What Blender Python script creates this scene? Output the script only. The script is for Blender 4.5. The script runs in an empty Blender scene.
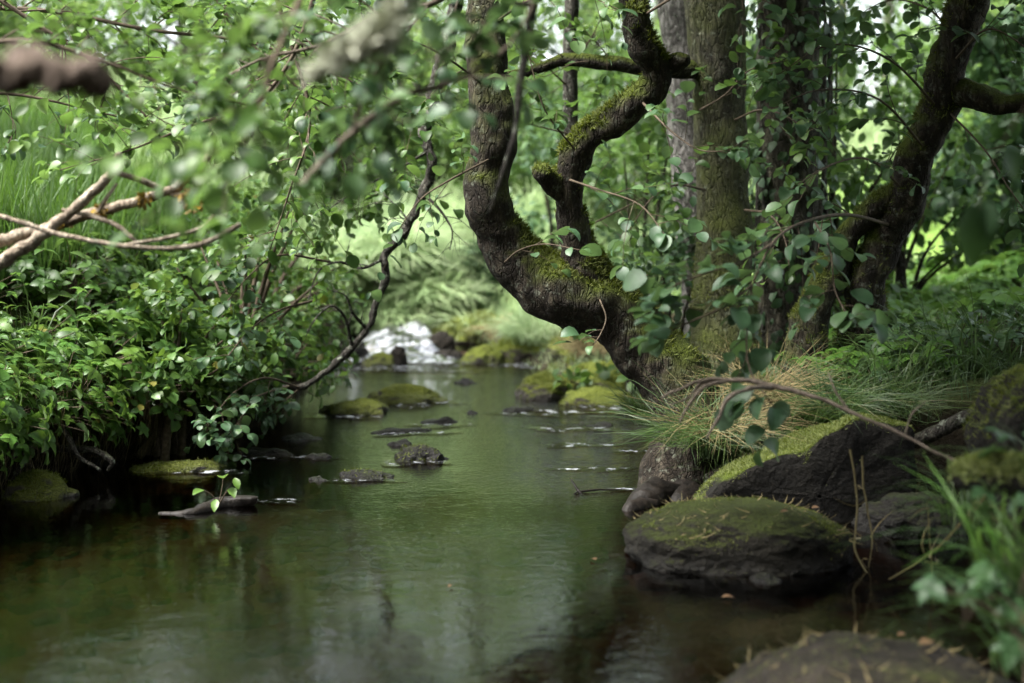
import bpy, math, random
import numpy as np
from mathutils import Vector

R = math.radians
rng = np.random.default_rng(11)
random.seed(11)
scene = bpy.context.scene
COL = scene.collection

# ------------------------------------------------------------------ camera model
CAM_H, FPX, HOR = 1.05, 1422.0, 225.0
PITCH = math.atan((341.5 - HOR) / FPX)
cp, sp = math.cos(PITCH), math.sin(PITCH)


def at(px, py, Y):
    """a point of the place, Y metres in front of the viewpoint, seen in direction px, py"""
    a, b = (px - 512) / FPX, (341.5 - py) / FPX
    d = np.array([a, cp + b * sp, -sp + b * cp])
    return np.array([0, 0, CAM_H]) + d * (Y / d[1])


def atw(px, py, z=0.0):
    a, b = (px - 512) / FPX, (341.5 - py) / FPX
    d = np.array([a, cp + b * sp, -sp + b * cp])
    return np.array([0, 0, CAM_H]) + d * ((z - CAM_H) / d[2])


# ------------------------------------------------------------------ noise
_tab = np.random.default_rng(5).random(65536)


def vnoise(P, seed=0):
    P = np.asarray(P, float)
    i = np.floor(P).astype(np.int64)
    f = P - i
    f = f * f * (3 - 2 * f)

    def h(dx, dy, dz):
        k = ((i[:, 0] + dx) * 73856093) ^ ((i[:, 1] + dy) * 19349663) ^ ((i[:, 2] + dz) * 83492791) ^ (seed * 2654435)
        return _tab[(k ^ (k >> 15)) & 65535]
    x, y, z = f[:, 0], f[:, 1], f[:, 2]
    a = h(0, 0, 0) * (1 - x) + h(1, 0, 0) * x
    b = h(0, 1, 0) * (1 - x) + h(1, 1, 0) * x
    c = h(0, 0, 1) * (1 - x) + h(1, 0, 1) * x
    d = h(0, 1, 1) * (1 - x) + h(1, 1, 1) * x
    return ((a * (1 - y) + b * y) * (1 - z) + (c * (1 - y) + d * y) * z) * 2 - 1


def fbm(P, freq=1.0, octv=3, seed=0):
    P = np.asarray(P, float)
    out, amp = np.zeros(len(P)), 1.0
    for k in range(octv):
        out += amp * vnoise(P * freq + 17.3 * k, seed + k)
        amp *= .5
        freq *= 2.03
    return out


def sstep(x):
    x = np.clip(x, 0, 1)
    return x * x * (3 - 2 * x)


# ------------------------------------------------------------------ mesh building
class MB:
    """collects quads; build() links them as ONE mesh object"""

    def __init__(self):
        self.v, self.f, self.r, self.n = [], [], [], 0

    def add(self, v, f, r=None):
        v = np.asarray(v, float)
        self.v.append(v)
        self.f.append(np.asarray(f, np.int64) + self.n)
        self.r.append(np.zeros(len(v)) if r is None else r)
        self.n += len(v)
        return self

    def arrays(self):
        return np.concatenate(self.v), np.concatenate(self.f), np.concatenate(self.r)

    def build(self, name, mat, parent=None, loc=None, smooth=True):
        if self.n == 0:
            return None
        v, f, r = self.arrays()
        base = np.zeros(3)
        if parent is not None:
            base = np.array(parent.matrix_basis.translation)
            if parent.parent is not None:
                base = base + np.array(parent.parent.matrix_basis.translation)
        elif loc is not None:
            base = np.array(loc, float)
        me = bpy.data.meshes.new(name)
        me.vertices.add(len(v))
        me.vertices.foreach_set('co', (v - base).astype(np.float32).ravel())
        me.loops.add(f.size)
        me.loops.foreach_set('vertex_index', f.astype(np.int32).ravel())
        me.polygons.add(len(f))
        me.polygons.foreach_set('loop_start', np.arange(0, f.size, 4, dtype=np.int32))
        me.polygons.foreach_set('loop_total', np.full(len(f), 4, np.int32))
        me.polygons.foreach_set('use_smooth', np.full(len(f), smooth, bool))
        at_ = me.attributes.new('rnd', 'FLOAT', 'POINT')
        at_.data.foreach_set('value', r.astype(np.float32))
        me.materials.append(mat)
        me.update()
        me.validate()
        o = bpy.data.objects.new(name, me)
        COL.objects.link(o)
        if parent is not None:
            o.parent = parent
        elif loc is not None:
            o.location = loc
        return o


def thing(name, label, cat, loc, group=None):
    o = bpy.data.objects.new(name, None)
    COL.objects.link(o)
    o.location = tuple(loc)
    o.empty_display_size = .1
    return tag(o, label, cat, group)


def tag(o, label, cat, group=None):
    o['label'] = label
    o['category'] = cat
    if group:
        o['group'] = group
    return o


def kind(o, k):
    o['kind'] = k
    return o


def copy_tree(o, parent=None):
    c = o.copy()
    COL.objects.link(c)
    if parent is not None:
        c.parent = parent
    for ch in list(o.children):
        copy_tree(ch, c)
    return c


def catmull(P, n_per=8):
    P = np.asarray(P, float)
    Q = np.vstack([2 * P[0] - P[1], P, 2 * P[-1] - P[-2]])
    out = []
    for i in range(1, len(Q) - 2):
        t = np.linspace(0, 1, n_per, endpoint=False)[:, None]
        a, b, c, d = Q[i - 1], Q[i], Q[i + 1], Q[i + 2]
        out.append(.5 * (2 * b + (c - a) * t + (2 * a - 5 * b + 4 * c - d) * t ** 2 + (-a + 3 * b - 3 * c + d) * t ** 3))
    out.append(P[-1:])
    return np.vstack(out)


def tube(mb, path, rad, segs=8, per=6, amp=0.0, freq=8.0, seed=0, close=True, rnd=None, wob=0.0):
    """tapered limb along a path of points (catmull-rom smoothed), radius per point, bark relief by noise"""
    P = np.asarray(path, float)
    rad = np.asarray(rad, float)
    if rad.ndim == 0:
        rad = np.full(len(P), float(rad))
    if len(P) == 2:
        P = np.vstack([P[0], (P[0] + P[1]) / 2, P[1]])
        rad = np.array([rad[0], (rad[0] + rad[-1]) / 2, rad[-1]])
    C = catmull(P, per)
    k = np.linspace(0, len(P) - 1, len(C))
    r = np.interp(k, np.arange(len(P)), rad)
    if wob:
        for ax in range(3):
            C[:, ax] += wob * r * fbm(C + ax * 31, freq * .4, 2, seed + 50 + ax)
    if close:
        T0, T1 = C[1] - C[0], C[-1] - C[-2]
        T1 = T1 / (np.linalg.norm(T1) + 1e-9)
        C = np.vstack([C, C[-1] + T1 * r[-1] * .5, C[-1] + T1 * r[-1] * .7])
        r = np.concatenate([r, [r[-1] * .72, r[-1] * .03]])
    n = len(C)
    T = np.gradient(C, axis=0)
    T /= np.linalg.norm(T, axis=1)[:, None] + 1e-9
    u = np.cross(T[0], [0, 0, 1.0])
    if np.linalg.norm(u) < .1:
        u = np.cross(T[0], [0, 1.0, 0])
    U = np.zeros_like(C)
    for i in range(n):
        u = u - T[i] * u.dot(T[i])
        u /= np.linalg.norm(u) + 1e-9
        U[i] = u
    W = np.cross(T, U)
    a = np.linspace(0, 2 * np.pi, segs, endpoint=False)
    D = U[:, None, :] * np.cos(a)[None, :, None] + W[:, None, :] * np.sin(a)[None, :, None]
    V = C[:, None, :] + D * r[:, None, None]
    if amp:
        flat = V.reshape(-1, 3)
        nz = fbm(flat, freq, 3, seed).reshape(n, segs)
        V = C[:, None, :] + D * (r[:, None] * (1 + amp * nz))[:, :, None]
    i, j = np.meshgrid(np.arange(n - 1), np.arange(segs), indexing='ij')
    j2 = (j + 1) % segs
    F = np.stack([i * segs + j, i * segs + j2, (i + 1) * segs + j2, (i + 1) * segs + j], -1).reshape(-1, 4)
    mb.add(V.reshape(-1, 3), F, None if rnd is None else np.full(n * segs, rnd))
    return C, r


# leaf templates: axis along +y, width along x, normal +z, unit length
def strip_template(stations, widths, zc, fold=0.0, mid=True):
    v, f = [], []
    for t, w, z in zip(stations, widths, zc):
        if mid:
            v += [(-w, t, z + fold * w), (0, t, z), (w, t, z + fold * w)]
        else:
            v += [(-w, t, z), (w, t, z)]
    k = 3 if mid else 2
    for i in range(len(stations) - 1):
        for j in range(k - 1):
            a = i * k + j
            f.append((a, a + 1, a + k + 1, a + k))
    return np.array(v, float), np.array(f)


ROUND = strip_template([0, .06, .25, .5, .75, .93, 1], [.008, .17, .36, .42, .36, .17, .01], [0, .01, .03, .03, 0, -.05, -.08], .22)
OVAL = strip_template([0, .12, .38, .68, .9, 1], [.008, .15, .28, .24, .1, .008], [0, .02, .05, .03, -.04, -.09], .3)
_st = np.linspace(0, 1, 13)
SERR = strip_template(_st, .34 * np.sin(np.pi * np.clip(_st, .01, .985) ** .75) * np.where(np.arange(13) % 2, 1.0, .78) + .006, .05 * np.sin(_st * 3) - .12 * _st ** 3, .28)
ROUND_CURL = strip_template([0, .06, .25, .5, .75, .93, 1], [.008, .14, .31, .38, .33, .2, .01], [0, .02, .08, .1, .02, -.1, -.17], .4)
SMALL = strip_template([0, .35, .75, 1], [.02, .33, .28, .02], [0, .04, .0, -.08], .25)
DIAMOND = (np.array([(0, 0, 0), (.32, .5, .06), (0, 1, -.05), (-.32, .5, .06)], float), np.array([(0, 1, 2, 3)]))
BLADE = strip_template([0, .3, .6, .85, 1], [.5, .5, .4, .22, .03], [0, .04, .16, .36, .55], 0, mid=False)
HANG = strip_template([0, .25, .5, .75, 1], [.5, .5, .45, .3, .03], [0, .16, .18, .02, -.3], 0, mid=False)


def unit(a):
    return a / (np.linalg.norm(a, axis=-1, keepdims=True) + 1e-9)


def scatter(mb, tmpl, pos, axis, nrm, size, width=None, rnd=None):
    """copies of a leaf template: pos, axis and normal per leaf; size = length, width = x scale (defaults to size)"""
    V, F = tmpl
    pos = np.asarray(pos, float)
    m = len(pos)
    if m == 0:
        return
    y = unit(np.asarray(axis, float))
    x = unit(np.cross(y, nrm))
    z = np.cross(x, y)
    s = np.broadcast_to(size, (m,))
    w = s if width is None else np.broadcast_to(width, (m,))
    out = (pos[:, None, :] + x[:, None, :] * (V[None, :, 0] * w[:, None])[:, :, None]
           + y[:, None, :] * (V[None, :, 1] * s[:, None])[:, :, None]
           + z[:, None, :] * (V[None, :, 2] * s[:, None])[:, :, None])
    Fs = (F[None] + (np.arange(m) * len(V))[:, None, None]).reshape(-1, 4)
    r = rng.random(m) if rnd is None else rnd
    mb.add(out.reshape(-1, 3), Fs, np.repeat(r, len(V)))


def rv(n, s=1.0):
    return rng.normal(0, s, (n, 3))


def cube_sphere(n):
    g = np.linspace(-1, 1, n + 1)
    g = np.tan(g * math.pi / 4)
    vs, fs, off = [], [], 0
    a, b = np.meshgrid(g, g, indexing='ij')
    o = np.ones_like(a)
    for P, flip in (((a, b, o), 0), ((a, b, -o), 1), ((o, a, b), 0), ((-o, a, b), 1), ((b, o, a), 0), ((b, -o, a), 1)):
        v = np.stack(P, -1).reshape(-1, 3)
        i, j = np.meshgrid(np.arange(n), np.arange(n), indexing='ij')
        k = i * (n + 1) + j
        q = np.stack([k, k + n + 1, k + n + 2, k + 1], -1).reshape(-1, 4)
        if flip:
            q = q[:, ::-1]
        vs.append(v)
        fs.append(q + off)
        off += len(v)
    V, F = np.vstack(vs), np.vstack(fs)
    key = np.round(V, 5)
    _, first, inv = np.unique(key, axis=0, return_index=True, return_inverse=True)
    inv = inv.ravel()
    V = V[first]
    F = inv[F]
    return unit(V), F


CS = {n: cube_sphere(n) for n in (8, 14, 24, 40, 90)}


def rock_mb(c, r, box=.75, rough=.16, freq=2.2, seed=0, n=24, rot=0.0, tilt=0.0, cut=None):
    """a boulder: superellipsoid with broken relief; box<1 squares it off"""
    V, F = CS[n]
    V = np.sign(V) * np.abs(V) ** box
    V = V / np.maximum(np.linalg.norm(V, axis=1, keepdims=True) ** .5, 1e-6)
    d = fbm(V * 1.0 + seed * 7.7, freq, 7 if n > 60 else 5, seed)
    ridg = np.abs(vnoise(V * freq * .8 + seed * 3.1, seed + 9))
    V = V * (1 + rough * d - rough * .6 * ridg)[:, None]
    V = V * np.array(r)
    ct, st = math.cos(tilt), math.sin(tilt)
    V = np.stack([V[:, 0] * ct - V[:, 2] * st, V[:, 1], V[:, 0] * st + V[:, 2] * ct], -1)
    cr, sr = math.cos(rot), math.sin(rot)
    V = np.stack([V[:, 0] * cr - V[:, 1] * sr, V[:, 0] * sr + V[:, 1] * cr, V[:, 2]], -1)
    mb = MB()
    mb.add(V + np.array(c), F)
    return mb


def fuzz(src, out, n, size=(.012, .03), nz=.35, width=.16, mask=None, up=.6):
    """short moss shoots on the upward faces of src"""
    v, f, _ = src.arrays()
    A, B, C, D = (v[f[:, k]] for k in range(4))
    cr = np.cross(C - A, D - B)
    ar = np.linalg.norm(cr, axis=1) / 2
    N = cr / (2 * ar[:, None] + 1e-12)
    cen = (A + B + C + D) / 4
    w = ar * np.clip((N[:, 2] - nz) * 3, 0, 1) * np.clip(.55 + 1.3 * fbm(cen, 7, 2, 77), 0, 1.5)
    if mask is not None:
        w = w * mask(cen)
    if w.sum() <= 0:
        return
    idx = rng.choice(len(f), n, p=w / w.sum())
    s, t = rng.random((2, n, 1))
    p = (A[idx] * (1 - s) + B[idx] * s) * (1 - t) + (D[idx] * (1 - s) + C[idx] * s) * t
    nn = N[idx]
    ax = nn + np.array([0, 0, up]) * .5 + rv(n, .45)
    sz = rng.uniform(size[0], size[1], n)
    scatter(out, BLADE, p - nn * .003, ax, rv(n), sz, sz * width)


# ------------------------------------------------------------------ materials
class NT:
    def __init__(self, name):
        self.m = bpy.data.materials.new(name)
        self.m.use_nodes = True
        self.t = self.m.node_tree
        self.t.nodes.clear()

    def n(self, typ, ins=None, **kw):
        nd = self.t.nodes.new(typ)
        for k, v in kw.items():
            setattr(nd, k, v)
        for k, v in (ins or {}).items():
            s = nd.inputs[k]
            if isinstance(v, bpy.types.NodeSocket):
                self.t.links.new(v, s)
            else:
                s.default_value = v
        return nd

    def math(self, op, a, b=0.0, clamp=False):
        return self.n('ShaderNodeMath', {0: a, 1: b}, operation=op, use_clamp=clamp).outputs[0]

    def mix(self, fac, a, b):
        nd = self.n('ShaderNodeMix', data_type='RGBA')
        for s, v in ((nd.inputs[0], fac), (nd.inputs[6], a), (nd.inputs[7], b)):
            if isinstance(v, bpy.types.NodeSocket):
                self.t.links.new(v, s)
            else:
                s.default_value = v if not isinstance(v, tuple) or len(v) == 4 else (*v, 1)
        return nd.outputs[2]

    def ramp(self, fac, stops):
        nd = self.n('ShaderNodeValToRGB', {0: fac})
        el = nd.color_ramp.elements
        while len(el) < len(stops):
            el.new(.5)
        for e, (p, c) in zip(el, stops):
            e.position = p
            e.color = (*c, 1) if len(c) == 3 else c
        return nd.outputs[0]

    def noise(self, vec, scale, detail=4, rough=.55):
        return self.n('ShaderNodeTexNoise', {'Vector': vec, 'Scale': scale, 'Detail': detail, 'Roughness': rough}).outputs[0]

    def step(self, x, a, b):
        return self.n('ShaderNodeMapRange', {0: x, 1: a, 2: b}, interpolation_type='SMOOTHSTEP').outputs[0]

    def out(self, sh):
        o = self.n('ShaderNodeOutputMaterial', {'Surface': sh})
        return self.m


def leaf_mat(name, stops, trans=.38, tcol=(.16, .26, .03), rough=.42, spec=.5, yellow=True):
    t = NT(name)
    a = t.n('ShaderNodeAttribute', attribute_name='rnd').outputs['Fac']
    geo = t.n('ShaderNodeNewGeometry')
    co = t.n('ShaderNodeTexCoord').outputs['Object']
    big = t.noise(co, 1.7, 2)
    f = t.math('ADD', t.math('MULTIPLY', a, .7), t.math('MULTIPLY', t.math('SUBTRACT', big, .5), .9), )
    f = t.math('ADD', f, .15, True)
    c = t.ramp(f, stops)
    if yellow and name == 'bank plant leaves':
        c = t.mix(t.math('GREATER_THAN', t.math('FRACT', t.math('MULTIPLY', a, 37.7)), .98), c, (.16, .15, .03))
    fine = t.noise(co, 60, 3)
    c = t.mix(t.step(fine, .35, .75), c, t.n('ShaderNodeHueSaturation', {'Value': .75, 'Color': c}).outputs[0])
    c = t.mix(geo.outputs['Backfacing'], c, t.n('ShaderNodeHueSaturation', {'Saturation': .75, 'Value': 1.35, 'Color': c}).outputs[0])
    bsdf = t.n('ShaderNodeBsdfPrincipled', {'Base Color': c, 'Roughness': rough, 'Specular IOR Level': spec}).outputs[0]
    tc = t.mix(.6, c, (*tcol, 1))
    tr = t.n('ShaderNodeBsdfTranslucent', {'Color': tc}).outputs[0]
    return t.out(t.n('ShaderNodeMixShader', {0: trans, 1: bsdf, 2: tr}).outputs[0])


def bark_mat(name, dark, light, moss=(.05, .075, .008), moss_lo=.45, moss_hi=.85, zbias=.6, scale=1.0, lichen=0.0, bump=.028, crack=.6):
    t = NT(name)
    co = t.n('ShaderNodeTexCoord').outputs['Object']
    st = t.n('ShaderNodeMapping', {'Vector': co, 'Scale': (1, 1, .3)}).outputs[0]
    n1 = t.noise(st, 26 * scale, 7, .65)
    vor = t.n('ShaderNodeTexVoronoi', {'Vector': t.mix(.12, st, t.n('ShaderNodeTexNoise', {'Vector': st, 'Scale': 14.0}).outputs['Color']), 'Scale': 38 * scale}, feature='DISTANCE_TO_EDGE').outputs['Distance']
    n2 = t.noise(co, 5, 4)
    c = t.ramp(n1, [(.36, tuple(x * .6 for x in dark)), (.5, dark), (.66, light)])
    c = t.mix(t.math('MULTIPLY', t.math('SUBTRACT', 1.0, t.step(vor, .0, .10)), crack), c, tuple(x * .5 for x in dark))
    if lichen:
        c = t.mix(t.math('MULTIPLY', t.step(t.noise(co, 34, 6, .65), .54, .68), lichen), c, (.30, .33, .26))
    nz = t.n('ShaderNodeSeparateXYZ', {0: t.n('ShaderNodeNewGeometry').outputs['Normal']}).outputs[2]
    mf = t.math('ADD', t.math('MULTIPLY', nz, zbias), t.math('ADD', t.math('MULTIPLY', n2, .55), t.math('MULTIPLY', n1, .35)))
    mf = t.step(mf, moss_lo, moss_hi)
    if name == 'mossy alder bark':   # moss thins out to plain bark towards the foot
        wz = t.n('ShaderNodeSeparateXYZ', {0: t.n('ShaderNodeNewGeometry').outputs['Position']}).outputs[2]
        mf = t.math('MULTIPLY', mf, t.step(wz, .22, .55))
    fine = t.noise(co, 150, 3)
    mc = t.ramp(t.math('ADD', t.math('MULTIPLY', fine, .7), t.math('MULTIPLY', n2, .3)), [(.3, tuple(x * .45 for x in moss)), (.55, moss), (.8, tuple(x * 1.5 for x in moss))])
    col = t.mix(mf, c, mc)
    h = t.math('ADD', t.math('MULTIPLY', n1, .8), t.math('ADD', t.math('MULTIPLY', t.step(vor, 0, .12), .6 * crack), t.math('MULTIPLY', fine, .35)))
    b = t.n('ShaderNodeBump', {'Strength': .9, 'Distance': bump, 'Height': h}).outputs[0]
    return t.out(t.n('ShaderNodeBsdfPrincipled', {'Base Color': col, 'Roughness': .9, 'Specular IOR Level': .2, 'Normal': b}).outputs[0])


def rock_mat(name, base, moss, lo, hi, wet=.1):
    t = NT(name)
    co = t.n('ShaderNodeTexCoord').outputs['Object']
    pos = t.n('ShaderNodeSeparateXYZ', {0: t.n('ShaderNodeNewGeometry').outputs['Position']}).outputs[2]
    n1 = t.noise(co, 9, 8, .65)
    n2 = t.noise(co, 45, 6, .6)
    n3 = t.noise(co, 3.1, 4)
    c = t.ramp(n1, [(.3, tuple(x * .4 for x in base)), (.5, base), (.75, tuple(x * 1.7 for x in base))])
    c = t.mix(t.step(n2, .58, .68), c, tuple(min(1, x * 2.3) for x in base))
    nz = t.n('ShaderNodeSeparateXYZ', {0: t.n('ShaderNodeNewGeometry').outputs['Normal']}).outputs[2]
    mf = t.math('ADD', t.math('MULTIPLY', nz, .65), t.math('ADD', t.math('MULTIPLY', n3, .6), t.math('MULTIPLY', n2, .3)))
    mf = t.step(mf, lo, hi)
    fine = t.noise(co, 140, 3)
    mc = t.ramp(fine, [(.3, tuple(x * .4 for x in moss)), (.55, moss), (.8, tuple(x * 1.6 for x in moss))])
    col = t.mix(mf, c, mc)
    wetf = t.math('MULTIPLY', t.math('SUBTRACT', 1.0, t.step(pos, .01, .07)), wet * 6, True)
    col = t.mix(wetf, col, t.n('ShaderNodeHueSaturation', {'Value': .45, 'Color': col}).outputs[0])
    ro = t.math('SUBTRACT', .88, t.math('MULTIPLY', wetf, .6))
    h = t.math('ADD', n1, t.math('ADD', t.math('MULTIPLY', n2, .35), t.math('MULTIPLY', t.math('MULTIPLY', fine, mf), .3)))
    b = t.n('ShaderNodeBump', {'Strength': 1.0, 'Distance': .05, 'Height': h}).outputs[0]
    return t.out(t.n('ShaderNodeBsdfPrincipled', {'Base Color': col, 'Roughness': ro, 'Specular IOR Level': .2, 'Normal': b}).outputs[0])


def plain_mat(name, a, b, scale=30, rough=.85, bump=.01):
    t = NT(name)
    co = t.n('ShaderNodeTexCoord').outputs['Object']
    n1 = t.noise(co, scale, 6, .6)
    c = t.ramp(n1, [(.3, a), (.7, b)])
    bm = t.n('ShaderNodeBump', {'Strength': .8, 'Distance': bump, 'Height': n1}).outputs[0]
    return t.out(t.n('ShaderNodeBsdfPrincipled', {'Base Color': c, 'Roughness': rough, 'Specular IOR Level': .15, 'Normal': bm}).outputs[0])


M = {}
M['alder'] = leaf_mat('alder leaves', [(.0, (.024, .06, .012)), (.5, (.05, .108, .02)), (1, (.10, .17, .028))], .38, (.13, .24, .03), .48, .4)
M['cool'] = leaf_mat('shade leaves', [(.0, (.026, .064, .029)), (.5, (.046, .10, .042)), (1, (.08, .15, .042))], .30, (.11, .2, .04), .5, .38)
M['bank'] = leaf_mat('bank plant leaves', [(.0, (.024, .07, .012)), (.5, (.055, .125, .02)), (1, (.115, .20, .028))], .33, (.16, .27, .03), .45, .42)
M['far'] = leaf_mat('far leaves', [(.0, (.045, .10, .024)), (.5, (.085, .16, .036)), (1, (.14, .22, .05))], .48, (.24, .36, .07), .45, .5)
M['evergreen'] = leaf_mat('dark bush leaves', [(.0, (.015, .04, .016)), (.5, (.03, .07, .025)), (1, (.05, .11, .035))], .25, (.08, .16, .03), .5, .3)
M['ivy'] = leaf_mat('ivy leaves', [(.0, (.012, .035, .012)), (.5, (.025, .06, .02)), (1, (.06, .11, .03))], .2, (.08, .15, .02), .35, .55)
M['grass'] = leaf_mat('green grass', [(.0, (.04, .11, .012)), (.5, (.07, .17, .018)), (1, (.13, .23, .035))], .35, (.16, .3, .03), .5, .4)
M['palegrass'] = leaf_mat('pale grass', [(.0, (.17, .27, .11)), (.5, (.27, .37, .18)), (1, (.39, .45, .26))], .4, (.34, .46, .18), .5, .4)
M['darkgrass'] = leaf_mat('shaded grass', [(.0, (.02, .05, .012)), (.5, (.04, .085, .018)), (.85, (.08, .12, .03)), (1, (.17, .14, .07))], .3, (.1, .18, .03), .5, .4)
M['drygrass'] = leaf_mat('dry grass', [(.0, (.09, .08, .035)), (.5, (.19, .15, .07)), (1, (.30, .24, .12))], .25, (.25, .2, .08), .7, .2)
M['mossblade'] = leaf_mat('moss shoots', [(.0, (.045, .06, .005)), (.5, (.09, .115, .009)), (1, (.16, .175, .02))], .3, (.14, .18, .01), .8, .1)
M['brightmoss'] = leaf_mat('bright moss shoots', [(.0, (.065, .09, .01)), (.5, (.12, .15, .022)), (1, (.19, .21, .045))], .3, (.2, .25, .02), .8, .1)
M['fallen'] = leaf_mat('fallen leaves', [(.0, (.06, .03, .014)), (.5, (.12, .07, .035)), (1, (.2, .13, .07))], .2, (.14, .08, .03), .6, .3)
M['bark_moss'] = bark_mat('mossy alder bark', (.022, .017, .012), (.075, .062, .045), (.05, .066, .006), .38, .86, .62, 1.0, .3)
M['bark_trunk'] = bark_mat('mossy trunk bark', (.058, .052, .04), (.17, .155, .12), (.066, .08, .016), .26, .66, .3, 1.2, .5, .03, .8)
M['bark_grey'] = bark_mat('grey scaly bark', (.14, .13, .12), (.40, .38, .36), (.06, .075, .02), .9, 1.25, .3, 1.3, .6, .03, .9)
M['bark_ivy'] = bark_mat('dark ivy trunk bark', (.045, .04, .03), (.13, .115, .09), (.05, .06, .016), .4, .85, .3, .9, .2)
M['bark_lichen'] = bark_mat('lichened bark', (.05, .045, .038), (.16, .15, .125), (.06, .075, .02), .7, 1.1, .4, 2.0, .9)
M['twig'] = plain_mat('twig wood', (.04, .03, .02), (.11, .085, .06), 60, .8, .004)
M['deadwood'] = bark_mat('bleached dead wood', (.25, .20, .15), (.52, .45, .36), (.16, .12, .02), .95, 1.25, .35, 1.6, .4, .008)
M['pinkwood'] = plain_mat('bare reddish wood', (.06, .047, .037), (.18, .145, .115), 70, .8, .006)
M['brownwood'] = plain_mat('brown rotten wood', (.028, .020, .015), (.17, .13, .105), 26, .9, .02)
M['lichen'] = plain_mat('pale lichen', (.26, .28, .2), (.48, .48, .38), 30, .9, .02)
M['wetwood'] = plain_mat('wet black wood', (.005, .0045, .004), (.018, .014, .011), 25, .55, .012)
M['root'] = plain_mat('root bark', (.008, .006, .005), (.034, .027, .02), 30, .8, .012)
M['cutwood'] = plain_mat('pale cut wood', (.42, .34, .22), (.62, .53, .37), 25, .8, .004)
M['rot'] = plain_mat('dark rotten heart', (.03, .02, .012), (.07, .05, .03), 25, .9, .004)
M['rock_big'] = rock_mat('mossy boulder', (.0105, .0092, .0062), (.034, .045, .006), .80, 1.12, .08)
M['rock_slab'] = rock_mat('mossy slab', (.0075, .0066, .005), (.065, .09, .007), .80, 1.05, .05)
M['rock_dark'] = rock_mat('dark wet stone', (.0115, .0105, .009), (.03, .036, .01), .9, 1.25, .12)
M['rock_moss'] = rock_mat('moss covered stone', (.05, .045, .038), (.085, .10, .012), .55, .85, .12)
M['rock_bright'] = rock_mat('bright moss stone', (.07, .06, .05), (.16, .19, .03), .46, .75, .12)
M['rock_brown'] = rock_mat('brown bare stone', (.015, .012, .0085), (.06, .07, .015), 1.05, 1.3, .12)


def ground_material():
    t = NT('bank soil and turf')
    geo = t.n('ShaderNodeNewGeometry')
    pos = geo.outputs['Position']
    xyz = t.n('ShaderNodeSeparateXYZ', {0: pos})
    n1 = t.noise(pos, .55, 5)
    n2 = t.noise(pos, 7, 6, .65)
    n3 = t.noise(pos, 60, 4)
    soil = t.ramp(n2, [(.3, (.010, .008, .005)), (.55, (.024, .018, .012)), (.8, (.048, .037, .025))])
    grass = t.ramp(t.math('ADD', t.math('MULTIPLY', n1, .6), t.math('MULTIPLY', n3, .4)),
                   [(.3, (.045, .09, .016)), (.5, (.10, .17, .035)), (.62, (.17, .24, .07)), (.75, (.24, .25, .11))])
    nz = t.n('ShaderNodeSeparateXYZ', {0: geo.outputs['Normal']}).outputs[2]
    far = t.step(xyz.outputs[1], 8.5, 13.0)
    f = t.math('MULTIPLY', t.step(t.math('ADD', t.math('MULTIPLY', n2, .5), nz), .72, 1.0), t.step(xyz.outputs[2], .12, .5))
    f = t.math('MULTIPLY', f, t.math('ADD', .25, t.math('MULTIPLY', far, .75)))
    c = t.mix(f, soil, grass)
    bare = t.math('MULTIPLY', t.step(t.noise(pos, .9, 3), .6, .66), far)
    c = t.mix(t.math('MULTIPLY', bare, .35), c, (.26, .22, .13))
    silt = t.ramp(n2, [(.3, (.010, .006, .003)), (.7, (.030, .019, .010))])
    c = t.mix(t.step(xyz.outputs[2], .02, -.04), c, silt)
    b = t.n('ShaderNodeBump', {'Strength': .8, 'Distance': .04, 'Height': t.math('ADD', n2, t.math('MULTIPLY', n3, .4))}).outputs[0]
    return t.out(t.n('ShaderNodeBsdfPrincipled', {'Base Color': c, 'Roughness': .95, 'Specular IOR Level': .1, 'Normal': b}).outputs[0])


def bed_stuff(c):
    return c


def water_material():
    t = NT('stream water')
    pos = t.n('ShaderNodeNewGeometry').outputs['Position']
    xyz = t.n('ShaderNodeSeparateXYZ', {0: pos})
    st = t.n('ShaderNodeMapping', {'Vector': pos, 'Scale': (1.0, 1.25, 1)}).outputs[0]
    w1 = t.noise(st, 5.0, 2, .5)
    w2 = t.noise(st, 19.0, 3, .55)
    w3 = t.noise(st, 55.0, 2, .5)
    patch = t.step(t.noise(pos, .8, 2), .38, .68)
    # livelier water towards the riffle below the cascade
    riff = t.step(xyz.outputs[1], 5.0, 9.5)
    amp = t.math('ADD', t.math('MULTIPLY', patch, .5), t.math('ADD', .3, t.math('MULTIPLY', riff, 1.9)))
    side = t.math('MULTIPLY', t.step(xyz.outputs[0], -.25, .35), t.step(xyz.outputs[1], 4.9, 6.3))
    amp = t.math('ADD', amp, t.math('MULTIPLY', side, 3.0))
    h = t.math('ADD', t.math('MULTIPLY', w1, .38), t.math('MULTIPLY', t.math('ADD', t.math('MULTIPLY', w2, .40), t.math('MULTIPLY', w3, .26)), amp))
    b = t.n('ShaderNodeBump', {'Strength': 1.0, 'Distance': .0048, 'Height': h}).outputs[0]
    fr = t.n('ShaderNodeFresnel', {'IOR': 1.42, 'Normal': b}).outputs[0]
    gl = t.n('ShaderNodeBsdfGlossy', {'Color': (1, 1, 1, 1), 'Roughness': .006, 'Normal': b}).outputs[0]
    tr = t.n('ShaderNodeBsdfTransparent', {'Color': (.34, .22, .115, 1)}).outputs[0]
    return t.out(t.n('ShaderNodeMixShader', {0: fr, 1: tr, 2: gl}).outputs[0])


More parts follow.
